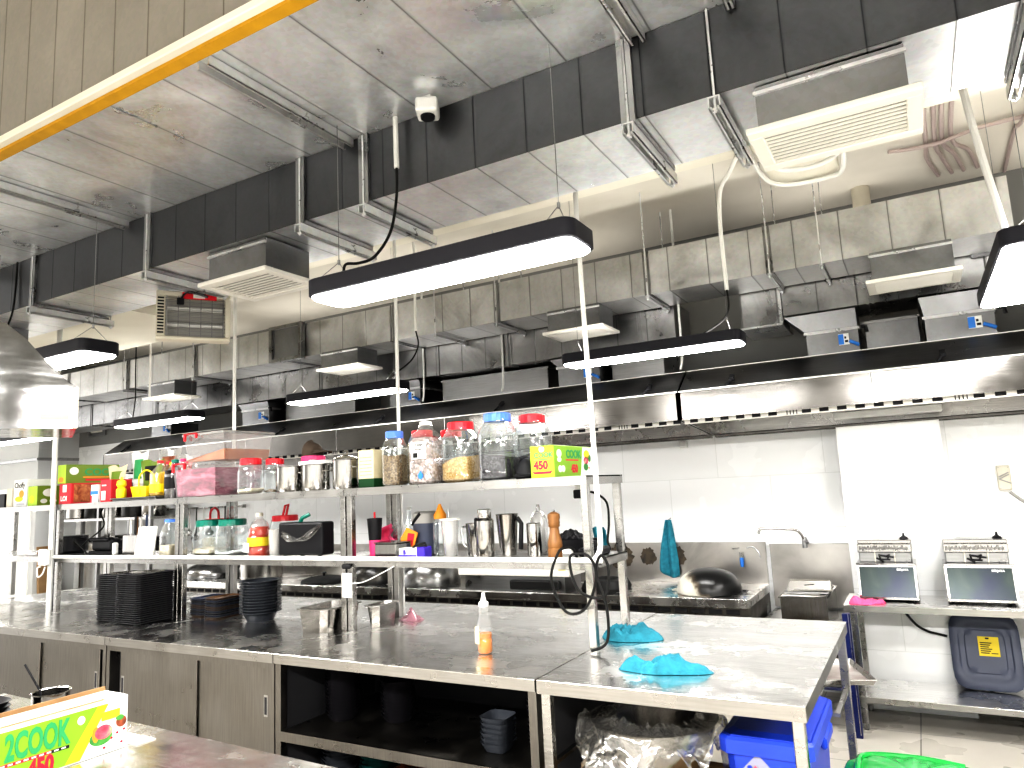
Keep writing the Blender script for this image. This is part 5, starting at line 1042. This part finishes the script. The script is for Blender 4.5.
t = thing('steel_tumbler', 'wide steel tumbler with black sleeve beside the thermos', 'tumbler', (-1.905, 3.275, ZM)); MB().lathe([(.042, 0), (.058, .205), (.060, .21), (.055, .205)], (0, 0, 0), 26).build('body', 'pot', t, True); MB().tube([(.062, 0, .19), (.085, 0, .16), (.075, 0, .03)], .012, 8).build('handle', 'black', t, True)
t = thing('squeeze_bottle', 'white squeeze bottle with thin nozzle beside the steel canister', 'bottle', (-1.79, 3.41, ZM)); MB().lathe([(.042, 0), (.046, .01), (.046, .17), (.03, .205), (.014, .215), (.008, .25)], (0, 0, 0), 22).build('body', 'milky', t, True); MB().lathe([(.04, .005), (.043, .012), (.043, .12)], (0, 0, 0), 20).build('contents', 'whitecard', t, True)
lathed('steel_canister', 'slim straight steel canister between white bottle and pepper mill', 'canister', -1.725, 3.23, ZM, [('body', 'steelmirror', [(.035, 0), (.037, .004), (.037, .148)]), ('lid', 'pot', [(.0375, .148), (.0375, .162), (.03, .165)])])
t = lathed('pepper_mill', 'turned wooden pepper mill standing near the right end of the shelf', 'pepper mill', -1.565, 3.14, ZM, [('base', 'wood', [(.037, 0), (.037, .045), (.033, .05), (.036, .056), (.034, .08), (.024, .12), (.022, .145), (.027, .15), (.029, .158)]), ('head', 'wood', [(.026, .158), (.029, .168), (.027, .18), (.031, .192), (.029, .208), (.014, .218)]), ('finial', 'steeldark', [(.006, .217), (.008, .223), (.004, .23)])])
t = thing('mesh_organiser', 'black mesh box heaped with dark bags behind the pepper mill', 'box', (-1.665, 3.30, ZM)); MB().box(0, .17, 0, .11, 0, .08, .008).build('box', 'black', t); MB().grid(lambda u, v: (.015 + .14*u, .005 + .10*v, .08 + .04*math.sin(PI*u)*math.sin(PI*v)**.5 + .006*math.sin(23*u + 17*v)), 15, 11).build('heaped_film', 'blacksoft', t)
t = thing('power_adapter', 'white square power adapter at the right end of the middle shelf', 'adapter', (-1.50, 3.075, ZM)); MB().box(0, .045, 0, .04, 0, .055, .006).build('body', 'white', t); MB().box(.005, .04, -.002, 0, .015, .03).build('slot', 'steeldark', t)
t = thing('power_strip', 'black power strip and plugs piled at the right end of the shelf', 'power strip', (-1.425, 3.20, ZM)); MB().box(-.05, .05, 0, .17, 0, .04, .008).box(-.03, .03, .02, .06, .038, .075, .006).box(-.04, .01, .10, .15, .038, .08, .006).build('body', 'black', t)
t = thing('cleaning_cloth', 'turquoise cloth corner hanging behind the right rack post', 'cloth', (-1.462, 3.452, ZM - .0385)); MB().grid(lambda u, v: (.08*(u - .5), .02*math.sin(8*u + 3*v), .04 + .13*v*(1 - .3*abs(u-.4))), 11, 9).build('fabric', 'bluecloth', t, True, solid=.006)
cable('black_cable', 'black cable looping below the right end of the shelf down to the table', [(-1.435, 3.10, ZM + .0075), (-1.44, 3.07, ZM + .05), (-1.45, 3.02, ZM + .06), (-1.475, 2.985, ZM + .04), (-1.52, 2.99, ZM - .08), (-1.46, 3.0, ZM - .22), (-1.36, 3.0, ZM - .20), (-1.30, 3.0, ZM - .06), (-1.33, 2.985, ZM + .03), (-1.42, 2.99, ZM + .02), (-1.38, 2.975, ZM - .12), (-1.27, 3.0, ZM - .15), (-1.24, 3.0, ZM - .03), (-1.27, 2.995, ZM + .03), (-1.30, 3.0, ZM - .05), (-1.26, 3.0, ZM - .2), (-1.27, 3.0, ZM - .34), (-1.33, 2.96, ZT + .012)], .0065, 'cable')
cable('black_cable', 'black cable from the plug under the upper shelf down the rear post', [(-1.5345, 3.44, ZM + .30), (-1.48, 3.445, ZM + .30), (-1.41, 3.44, ZM + .25), (-1.395, 3.42, ZM + .15), (-1.40, 3.40, ZM + .06), (-1.385, 3.39, ZM + .02), (-1.40, 3.3775, ZM + .02)], .006, 'cable')
t = thing('plug', 'black plug fixed below the upper shelf at right', 'plug', (-1.56, 3.44, ZU - .112)); MB().box(-.025, .025, -.02, .02, 0, .045, .005).build('body', 'black', t); MB().box(-.015, .015, -.01, .01, .045, .105).build('socket_arm', 'white', t)
t = thing('label_tag', 'white paper tag hanging on the front post beside the steel pan', 'tag', (-2.80, 3.036, ZM - .205)); MB().box(-.035, .035, 0, .003, 0, .13).build('paper', 'paper', t); MB().tube([(0, .0, .13), (-.005, 0, .145), (.005, 0, .160)], .003, 5).box(-.035, .03, -.01, .0125, .152, .178, .008).build('clip', 'blacksoft', t)
cable('string_cable', 'thin white cord sagging from the tag to the right below the shelf', [(-2.764, 3.036, ZM - .13), (-2.68, 3.04, ZM - .12), (-2.55, 3.04, ZM - .07), (-2.47, 3.04, ZM - .035)], .003, 'pvc', 'cord')

# ================================================================== things on the island top
def square_tray(name, label, w, d, mat, z=0.0):
    t = thing(name, label, 'tray', (0, 0, 0))
    def rr(hx, hy, z, c=.02): return [(-hx + c, -hy, z), (hx - c, -hy, z), (hx, -hy + c, z), (hx, hy - c, z), (hx - c, hy, z), (-hx + c, hy, z), (-hx, hy - c, z), (-hx, -hy + c, z)]
    m = MB().rings([rr(w/2 - .014, d/2 - .014, 0), rr(w/2 - .001, d/2 - .001, .0098)], cap1=False).rings([rr(w/2 - .006, d/2 - .006, .0125), rr(w/2 - .016, d/2 - .016, .003)], cap0=False); m.mi = 1; m.rings([rr(w/2 - .001, d/2 - .001, .0098), rr(w/2, d/2, .0105), rr(w/2, d/2, .0122), rr(w/2 - .006, d/2 - .006, .0125)], cap0=False, cap1=False); m.build('dish', [mat, 'trayrim'], t); return t
lb1 = 'black square serving tray in the tall left stack on the island'
lb2 = 'black square serving tray in the tall right stack on the island'
tr = square_tray('serving_tray', lb1, .25, .27, 'tray'); tr['group'] = 'black trays in the left tall stack'
for i in range(23):
    loc = (-4.665 + .003*random.uniform(-1, 1), 2.955 + .003*random.uniform(-1, 1), ZT + .0005 + .0128 * i)
    if i == 0: tr.location = loc
    else: dup(tr, loc)
for i in range(24): dup(tr, (-4.40 + .003*random.uniform(-1, 1), 2.918 + .003*random.uniform(-1, 1), ZT + .0005 + .0128 * i), label=lb2, group='black trays in the right tall stack')
for i, (x, y, a, lb) in enumerate(((-4.665, 2.955, .1, 'thin steel tray lying askew on the left black stack'), (-4.40, 2.925, -.12, 'thin steel tray lying askew on the right black stack'))):
    t = thing('oval_tray', lb, 'tray', (x, y, ZT + (.2858, .2986)[i]), a); MB().lathe([(.075, 0), (.095, .012), (.10, .012), (.075, .003)], (0, 0, 0), 28, sx=1.25).build('plate', 'steel', t, True)
# low piles of small trays
piles = (((-4.19, 3.235), 9, 'small rectangular tray in the low left pile between stack and bowls', 'small trays in the low left pile'), ((-4.00, 3.20), 10, 'small rectangular tray in the low right pile beside the round bowls', 'small trays in the low right pile'))
for (x, y), n, lb, gr in piles:
    pr = {}
    for i in range(n):
        mt = ('traybrown', 'trayblue', 'tray', 'trayblue', 'traybrown')[i % 5]
        if mt not in pr: pr[mt] = square_tray('small_tray', lb, .15, .22, mt); pr[mt]['group'] = gr; pr[mt].location = (x, y, ZT + .0005 + .0128*i)
        else: dup(pr[mt], (x + .002*random.uniform(-1, 1), y, ZT + .0005 + .0128*i))
# round bowl stack
b0 = lathed('round_bowl', 'dark grey round bowl in the stack left of the steel pan', 'bowl', -3.62, 3.16, ZT + .0005, [('bowl', 'bowlgrey', [(.078, 0), (.100, .045), (.108, .052), (.125, .054), (.126, .058), (.106, .056), (.075, .006)])], group='dark grey bowls stacked on the island')
for i in range(1, 12): dup(b0, (-3.62 + .0005*random.uniform(-1, 1), 3.16, ZT + .0005 + .0168*i))
t = lathed('steel_bowl', 'steel dish lining the very bottom of the round bowl stack', 'bowl', -3.62, 3.10, 0, [('bowl', 'pot', [(.05, 0), (.06, .01)])]) if False else None
# steel gastro pans
def gn(label, x, y, z, w, d, h, rz=0):
    t = thing('gastro_pan', label, 'food pan', (x, y, z), rz)
    def rr(i, zz, c=.03): return [(i + c, i, zz), (w - i - c, i, zz), (w - i, i + c, zz), (w - i, d - i - c, zz), (w - i - c, d - i, zz), (i + c, d - i, zz), (i, d - i - c, zz), (i, i + c, zz)]
    MB().rings([rr(.018, 0), rr(.006, h - .008), rr(-.006, h - .006), rr(-.006, h), rr(.008, h), rr(.02, .006)]).build('pan', 'pot', t); return t
gn('deep rectangular steel gastro pan standing on the island by the rack post', -3.10, 2.94, ZT + .0005, .22, .32, .125)
gn('narrow steel gastro pan tucked behind the rack post', -2.785, 3.14, ZT + .0005, .10, .22, .12)
t = thing('pink_sachet', 'small translucent pink bag on the island behind the rack post', 'bag', (-2.66, 3.42, ZT + .001)); MB().grid(lambda u, v: (.13*(u-.5), .09*(v-.5), .055*math.sin(PI*u)*math.sin(PI*v)*(1+.3*math.sin(9*u+7*v)) + .001), 11, 9).build('bag', clear('pink_film', (1, .7, .78), haze=.4, hazecol=(.9, .45, .55)), t, True)
# spray bottle with orange liquid
t = thing('sauce_bottle', 'clear pointed bottle with orange liquid standing alone on the island', 'bottle', (-1.79, 2.83, ZT + .0005))
MB().lathe([(.031, 0), (.035, .01), (.035, .06), (.031, .066), (.035, .072), (.033, .12), (.024, .17), (.022, .21)], (0, 0, 0), 24).build('body', 'clearthin', t, True)
MB().lathe([(.028, .003), (.0325, .012), (.0325, .06), (.0295, .066), (.0325, .072), (.0325, .088)], (0, 0, 0), 24).build('contents', 'orangeliq', t, True)
MB().lathe([(.023, .205), (.023, .222), (.014, .228), (.006, .265)], (0, 0, 0), 18).build('nozzle_cap', 'white', t, True)
MB().box(-.030, -.008, -.036, -.030, .045, .12, .002).build('label', 'kraftwhite', t)
# turquoise cloths
def cloth(label, x, y, rx, ry, h, seed, mat='bluecloth', rz=0, spikes=3):
    t = thing('cleaning_cloth', label, 'cloth', (x, y, ZT + .0005 if y < 5 else .7505), rz)
    def f(u, v):
        a = 2*PI*u; n = noise.noise(Vector((math.cos(a)*.9 + seed, math.sin(a)*.9, 0)))
        R = 1 + .38*n + .07*math.cos(spikes*a + seed)
        X, Y = rx*R*v*math.cos(a), ry*R*v*math.sin(a)
        q = Vector((X*11 + seed, Y*13, seed))
        r1 = .5 + .9*noise.noise(q); r2 = .5 + .9*noise.noise(q*1.9 + Vector((5, 0, 0))); r3 = abs(noise.noise(q*2.6 + Vector((0, 7, 0))))
        dome = (1 - v**6)
        z = h*dome*(.22 + .62*max(0, min(1, r1)) + .32*max(0, min(1, r2)) - .9*r3)*(1 - .25*v) + .004
        if v > .96: z *= (1 - v)/.04
        z = max(z, .004*(v < .97))
        return (X + .010*noise.noise(q*1.4)*dome, Y + .010*noise.noise(q*1.7)*dome, max(.0012, z))
    MB().grid(f, 97, 33).build('fabric', mat, t, True); return t
cloth('turquoise cloth crumpled on the work table just behind the rack post', -1.27, 3.33, .135, .105, .085, 3.1, rz=.3)
cloth('turquoise cloth crumpled on the work table nearest the front edge', -.955, 2.80, .165, .07, .07, 8.7, rz=.25)
t = cloth('folded pink cloth on the left corner of the fryer table', -.40, 5.128, .105, .055, .05, 5.2, 'pinkcloth', rz=0.05); 
t = thing('cleaning_cloth', 'turquoise cloth hanging on the wall above the range splashback', 'cloth', (-1.855, 5.79, .86))
MB().grid(lambda u, v: ((.155*(u-.5))*(1 - .75*v**1.5) + .02*v, -.02 - .022*math.sin(10*u + 2*v)*(1-.4*v), .40*v - .03*math.sin(PI*u)*(1-v) - .05*u*(1-v)), 25, 25).build('fabric', 'bluecloth', t, True, solid=.008)
MB().tube([(.02, -.0, .40), (.02, .0595, .41)], .004, 6).build('hook', 'steel', t)

# ================================================================== inside / below the island
def bowlstack(lb, gr, x, y, z, n, r, mat, pitch=.017, sq=None, name='serving_bowl'):
    b = thing(name, lb, 'bowl', (x, y, z), 0, gr); MB().lathe([(r*.7, 0), (r*.97, .035), (r, .038), (r*.95, .036), (r*.65, .005)], (0, 0, 0), 28, sq=sq).build('bowl', mat, b, True)
    for i in range(1, n): dup(b, (x + .002*random.uniform(-1, 1), y, z + pitch*i))
bowlstack('black bowl in the stack at the left end of the middle shelf', 'black bowls at the left of the middle shelf', -2.60, 2.78, .502, 14, .085, 'tray')
bowlstack('black bowl in the second stack on the middle shelf', 'black bowls in the second stack', -2.32, 2.86, .502, 10, .085, 'tray')
bowlstack('black square bowl in the short stack at the right of the middle shelf', 'square bowls at the right of the middle shelf', -1.66, 2.70, .502, 6, .065, 'bowlgrey', .02, 5)
bowlstack('black square bowl in the stack hidden by the right cabinet post', 'square bowls behind the right cabinet post', -1.49, 2.78, .502, 10, .055, 'tray', .018, 5)
bowlstack('round grey bowl in the stack on the cabinet floor at left', 'grey bowls on the cabinet floor', -2.62, 2.78, .142, 15, .095, 'bowlgrey')
bowlstack('dark teal bowl in the stack beside the grey bowls', 'teal bowls on the cabinet floor', -2.38, 2.80, .142, 15, .09, 'teal', .017, 4)
for i in range(2):
    for k in range(5):
        t = thing('wooden_tray', ('reddish wooden tray in the left pile on the cabinet floor', 'reddish wooden tray in the right pile on the cabinet floor')[i], 'tray', (-2.2 + .42*i, 2.62, .142 + .045*k), 0, ('wooden trays in the left pile', 'wooden trays in the right pile')[i])
        MB().box(0, .38, 0, .38, 0, .012).box(0, .38, 0, .015, .012, .042).box(0, .38, .365, .38, .012, .042).box(0, .015, .015, .365, .012, .042).box(.365, .38, .015, .365, .012, .042).build('tray', 'woodbox', t)
# big bowl with polythene on cartons
t = thing('kraft_carton', 'brown cardboard carton under the big steel bowl', 'carton', (-1.22, 2.72, .0)); MB().box(0, .28, 0, .4, 0, .42, .003).build('box', 'kraft', t); MB().box(.135, .145, -.002, 0, 0, .42).build('tape', 'cream', t)
t = thing('green_carton', 'green and tan printed carton beside the brown one under the table', 'carton', (-.93, 2.72, .0)); MB().box(0, .17, 0, .4, 0, .42, .003).build('box', 'kraft', t); MB().box(.01, .16, -.002, 0, .22, .40).build('green_panel', 'inkgreen', t); MB().box(.03, .13, -.003, -.002, .28, .34).build('yellow_print', 'inkyellow', t)
t = thing('mixing_bowl', 'big steel mixing bowl under the work table', 'bowl', (-1.038, 2.88, .4205)); MB().lathe([(.09, 0), (.17, .06), (.225, .15), (.242, .225), (.252, .23), (.234, .225), (.16, .065), (.08, .008)], (0, 0, 0), 40).build('bowl', 'pot', t, True)
t = thing('plastic_sheet', 'crumpled clear polythene bag draped over the big steel bowl', 'plastic bag', (-1.038, 2.88, .4185))
def film(u, v):
    a = 2*PI*u; ca, sa = math.cos(a), math.sin(a)
    n1 = noise.noise(Vector((ca*2.4, sa*2.4, v*2))); n2 = noise.noise(Vector((ca*7, sa*7, v*4 + 3))); n3 = noise.noise(Vector((ca*15, sa*15, v*9 + 8)))
    up = .045*abs(n2) + .022*abs(n3)
    if v < .30:
        q = v/.30; r = .165 + .093*q; z = .2325 + up*1.1*(1 - q)
    elif v < .40:
        q = (v - .30)/.10; r = .258 + .007*q; z = .2325 - .002*q*q
    else:
        q = (v - .40)/.60; hem = .115 + .075*math.sin(3*a + .6) + .05*math.sin(7*a) + .06*n2
        z = .2305 - q*hem; r = .266 + q*(.012 + .055*abs(n2) + .030*abs(n3) + .02*(1 + math.sin(11*a)))
    return (max(-.2715 + .012*abs(n3), min(.2715 - .012*abs(n3), r*ca)), r*sa*(1 + .12*max(0, v - .4)), max(.004, z))
MB().grid(film, 161, 49).build('film', 'sheet', t, True)
t = thing('waste_sack', 'dark bag lying inside the big steel bowl', 'bag', (-1.038, 2.88, .475)); MB().grid(lambda u, v: (.155*math.cos(2*PI*u)*v, .155*math.sin(2*PI*u)*v, .115*(1-v*v) + .02*math.sin(4*PI*u)*v*(1-v) + .012), 33, 9).build('bag', 'blacksoft', t, True)
# blue bins
def bin2(label, x, y, w, d, h, rz=0):
    t = thing('waste_bin', label, 'bin', (x, y, 0), rz)
    def rr(i, zz, c=.03): return [(i + c, i, zz), (w-i-c, i, zz), (w-i, i+c, zz), (w-i, d-i-c, zz), (w-i-c, d-i, zz), (i+c, d-i, zz), (i, d-i-c, zz), (i, i+c, zz)]
    MB().rings([rr(.03, 0), rr(.008, h*.93), rr(.008, h - .03)], cap1=False).build('body', 'bluebin', t, solid=.006)
    MB().rings([rr(.004, h*.90), rr(-.014, h*.91), rr(-.014, h - .01), rr(-.006, h), rr(.012, h), rr(.012, h*.92)], cap0=False, cap1=False).build('rim', 'bluebin', t)
    MB().box(w - .002, w + .022, d*.45, d*.80, h*.84, h*.91, .008).build('handle', 'bluebin', t)
    MB().rings([rr(.0, h - .012), rr(.0, h + .004), rr(.03, h + .016)]).build('lid', 'bluebin', t)
    for k in (.3, .7): MB().box(w*k - .008, w*k + .008, -.001, .02, .05, h*.85, .004).build('rib', 'bluebin', t)
    return t
t = bin2('blue plastic bin under the work table with a diamond sticker', -.745, 2.78, .30, .60, .645)
s = MB(); s.prism([(0, .07), (.07, 0), (0, -.07), (-.07, 0)], -.003, 0, 'y'); s.mi = 1; s.prism([(-.01, .03), (.02, .0), (-.01, -.03), (-.035, 0)], -.005, -.003, 'y'); o = s.build('sticker', ['milky', 'inkpink'], t); o.location = (.12, .008, .52)
# green bag covered bin
t = thing('green_sack', 'shiny green rubbish sack covering a bin at the lower right', 'rubbish bag', (-.13, 3.02, 0))
GS = 1.02
def gb(u, v):
    a = 2*PI*u; k = (abs(math.cos(a))**3.2 + abs(math.sin(a))**3.2)**(-1/3.2)
    n1 = noise.noise(Vector((math.cos(a)*2, math.sin(a)*2, v*3 + 4))); n2 = noise.noise(Vector((math.cos(a)*5, math.sin(a)*5, v*6)))
    if v < .65: r = .235 + .012*n1 + .006*n2; z = .47*v/.65
    else: q = (v-.65)/.35; r = (.235 + .012*n1)*(1 - q**2.6); z = .47 + .045*math.sin(PI/2*q) + .018*n2*(1-q)
    return (r*k*math.cos(a)*GS, r*k*math.sin(a)*.95, z)
MB().grid(gb, 81, 41).build('bag', 'greenbag', t, True)
MB().tube(smoothpath([(-.17, -.16, .49), (-.19, .0, .515), (-.17, .16, .50), (0, .19, .50), (.15, .17, .495)]), .012, 8).build('gathered_edge', 'greenbag', t, True)
# sheet pan sticking out
t = thing('sheet_pan', 'greasy aluminium sheet pan poking out beneath the right side of the work table', 'baking tray', (-.315, 4.015, .5455), math.radians(110))
MB().box(0, .40, 0, .50, 0, .004).build('base', 'traysheet', t)
MB().rings([[(-.0, 0, 0), (.40, 0, 0), (.40, .50, 0), (0, .50, 0)], [(-.012, -.012, .025), (.412, -.012, .025), (.412, .512, .025), (-.012, .512, .025)]], cap0=False, cap1=False).tube([(-.012, -.012, .025), (.412, -.012, .025), (.412, .512, .025), (-.012, .512, .025), (-.012, -.012, .025)], .004, 6).build('rim', 'steel', t)

# ================================================================== foreground counter goods
t = thing('wrap_carton', 'big open food-wrap carton reading COOK in the lower left foreground', 'carton', (-2.235, .72, ZT + .001), math.radians(-1.5))
L = .70; H = .152; D = .13
MB().box(-D, 0, 0, L, 0, .004).box(-.004, 0, 0, L, .004, H).box(-D, -D + .004, 0, L, .004, H).box(-D + .004, -.004, L - .004, L, .004, H).box(-D+.004, -.004, 0, .004, .004, H).build('box', 'whitecard', t)
MB().box(-D + .005, -.006, .006, L - .006, .005, H - .025).build('film_roll_inside', 'kraft', t)
MB().box(-D - .001, -D + .006, 0, L, H - .0, H + .012).build('raised_flap', 'kraft', t)
def Y_(f): return f*L
g = MB(); g.quad((.0012, 0, .004), (.0012, Y_(.80), .004), (.0012, Y_(.90), H - .010), (.0012, 0, H - .010)); g.mi = 1
g.quad((.0016, Y_(.74), .004), (.0016, Y_(.80), .004), (.0016, Y_(.915), H - .010), (.0016, Y_(.87), H - .010))
g.build('green_panel', ['lime', 'inkyellow'], t)
p = MB(); p.text('2COOK', .095, faceX(.0022, Y_(.515), .066), .0032, sx=.50); p.build('lettering', 'inkgreen', t)
p = MB(); p.text('450', .062, faceX(.0022, Y_(.60), .004), .003, sx=.72); p.build('number', 'inkred', t)
p = MB(); p.box(.0012, .0022, Y_(.48), Y_(.685), .050, .0585); p.build('red_band', 'inkred', t)
p = MB(); p.box(.0012, .0022, Y_(.685), Y_(.755), .050, .0585); p.build('black_band', 'inkblack', t)
p = MB()
for k in range(9): p.box(.0022, .0027, Y_(.50 + .028*k), Y_(.517 + .028*k), .0525, .0565)
p.build('band_text', 'whitecard', t)
def disc(nm, mt, f, z, ry, rz_, x1, n=20): MB().prism([(Y_(f) + ry*math.cos(a), z + rz_*math.sin(a)) for a in [2*PI*i/n for i in range(n)]], .0012, x1, 'x').build(nm, mt, t)
disc('round_mark', 'whitecard', .80, .115, .011, .012, .0024)
disc('salad_picture', 'saladprint', .885, .050, .034, .022, .0022)
disc('meat_picture', 'inkpink', .895, .064, .026, .020, .0030)
disc('bread_picture', 'inkorange', .862, .062, .010, .022, .0026)
MB().box(.0012, .0026, Y_(.885), Y_(.965), .095, .120, .001).build('corn_picture', 'inkyellow', t)
disc('grape_picture', 'meatprint', .972, .080, .016, .016, .0028)
disc('leaf_picture', 'saladprint', .965, .092, .012, .008, .0030)
p = MB()
for a, b in ((.93, .04), (.90, .018), (.955, .05), (.985, .055), (.975, .02)): p.prism([(Y_(a) + .004*math.cos(k), b + .0035*math.sin(k)) for k in [2*PI*i/8 for i in range(8)]], .0012, .0024, 'x')
p.build('berries', 'inkred', t)
bowlstack('black dish in the small stack at the lower left corner behind the carton', 'black dishes on the near counter', -2.50, 1.10, ZT + .001, 11, .10, 'tray', .014, 4, 'black_dish')
t = thing('steel_cup', 'steel cup holding a black-handled spoon behind the long carton', 'cup', (-2.44, 1.31, ZT + .001)); MB().lathe([(.048, 0), (.052, .008), (.052, .165), (.056, .17), (.049, .168), (.045, .01)], (0, 0, 0), 28).build('cup', 'pot', t, True)
t = thing('spoon', 'dark thin spoon handle leaning out of the steel cup', 'spoon', (-2.44, 1.31, ZT + .018)); MB().tube([(.004, .0, .0), (-.026, -.012, .12), (-.034, -.016, .155), (-.08, -.04, .235)], .0035, 6).lathe([(.004, 0), (.018, .008), (.004, .02)], (.006, 0, -.006), 12).build('handle', 'black', t, True)
t = thing('paper_sheet', 'white paper sheet lying beside the end of the cook carton', 'paper', (-2.34, 1.44, ZT + .001)); MB().box(0, .15, -.005, .06, 0, .002).build('sheet', 'paper', t)
t = thing('black_strap', 'black curved strap hanging at the left frame edge over the island', 'strap', (-6.55, 2.80, ZT)); MB().tube(smoothpath([(-.25, 0, .30), (-.10, 0, .27), (.05, 0, .12), (.02, 0, .03), (-.06, 0, .0190)]), .018, 8).build('strap', 'black', t, True)
# ================================================================== light
w = bpy.data.worlds.new('world'); scene.world = w; w.use_nodes = True
bg = w.node_tree.nodes['Background']; bg.inputs[0].default_value = (1, .985, .96, 1); bg.inputs[1].default_value = 1.15
def area(name, loc, sx, sy, power, rot=(0, 0, 0), col=(1, .98, .95)):
    l = bpy.data.lights.new(name, 'AREA'); l.shape = 'RECTANGLE'; l.size = sx; l.size_y = sy; l.energy = power; l.color = col
    o = bpy.data.objects.new(name, l); COL.objects.link(o); o.location = loc; o.rotation_euler = rot
# unseen area lights added over the aisle behind the viewpoint as fill
for x in (-5.2, -2.6, 0.0, 2.4):
    area('aisle_fill', (x, -.9, 2.7), 1.4, .25, 110)
area('aisle_fill', (2.2, 2.0, 2.6), 1.2, .25, 35)  # one more unseen fill light, added out of view to the right
# unseen area lights added above the rear ducts to brighten ceiling and upper wall
for x in (-7.5, -5.2, -2.9):
    area('duct_top_fill', (x, 5.35, 2.96), 1.8, .15, 3, (PI, 0, 0), (1, .95, .88))
for x in (-.3, 1.4): area('duct_top_fill', (x, 5.35, 2.97), 1.0, .15, 1.6, (PI, 0, 0), (1, .95, .88))
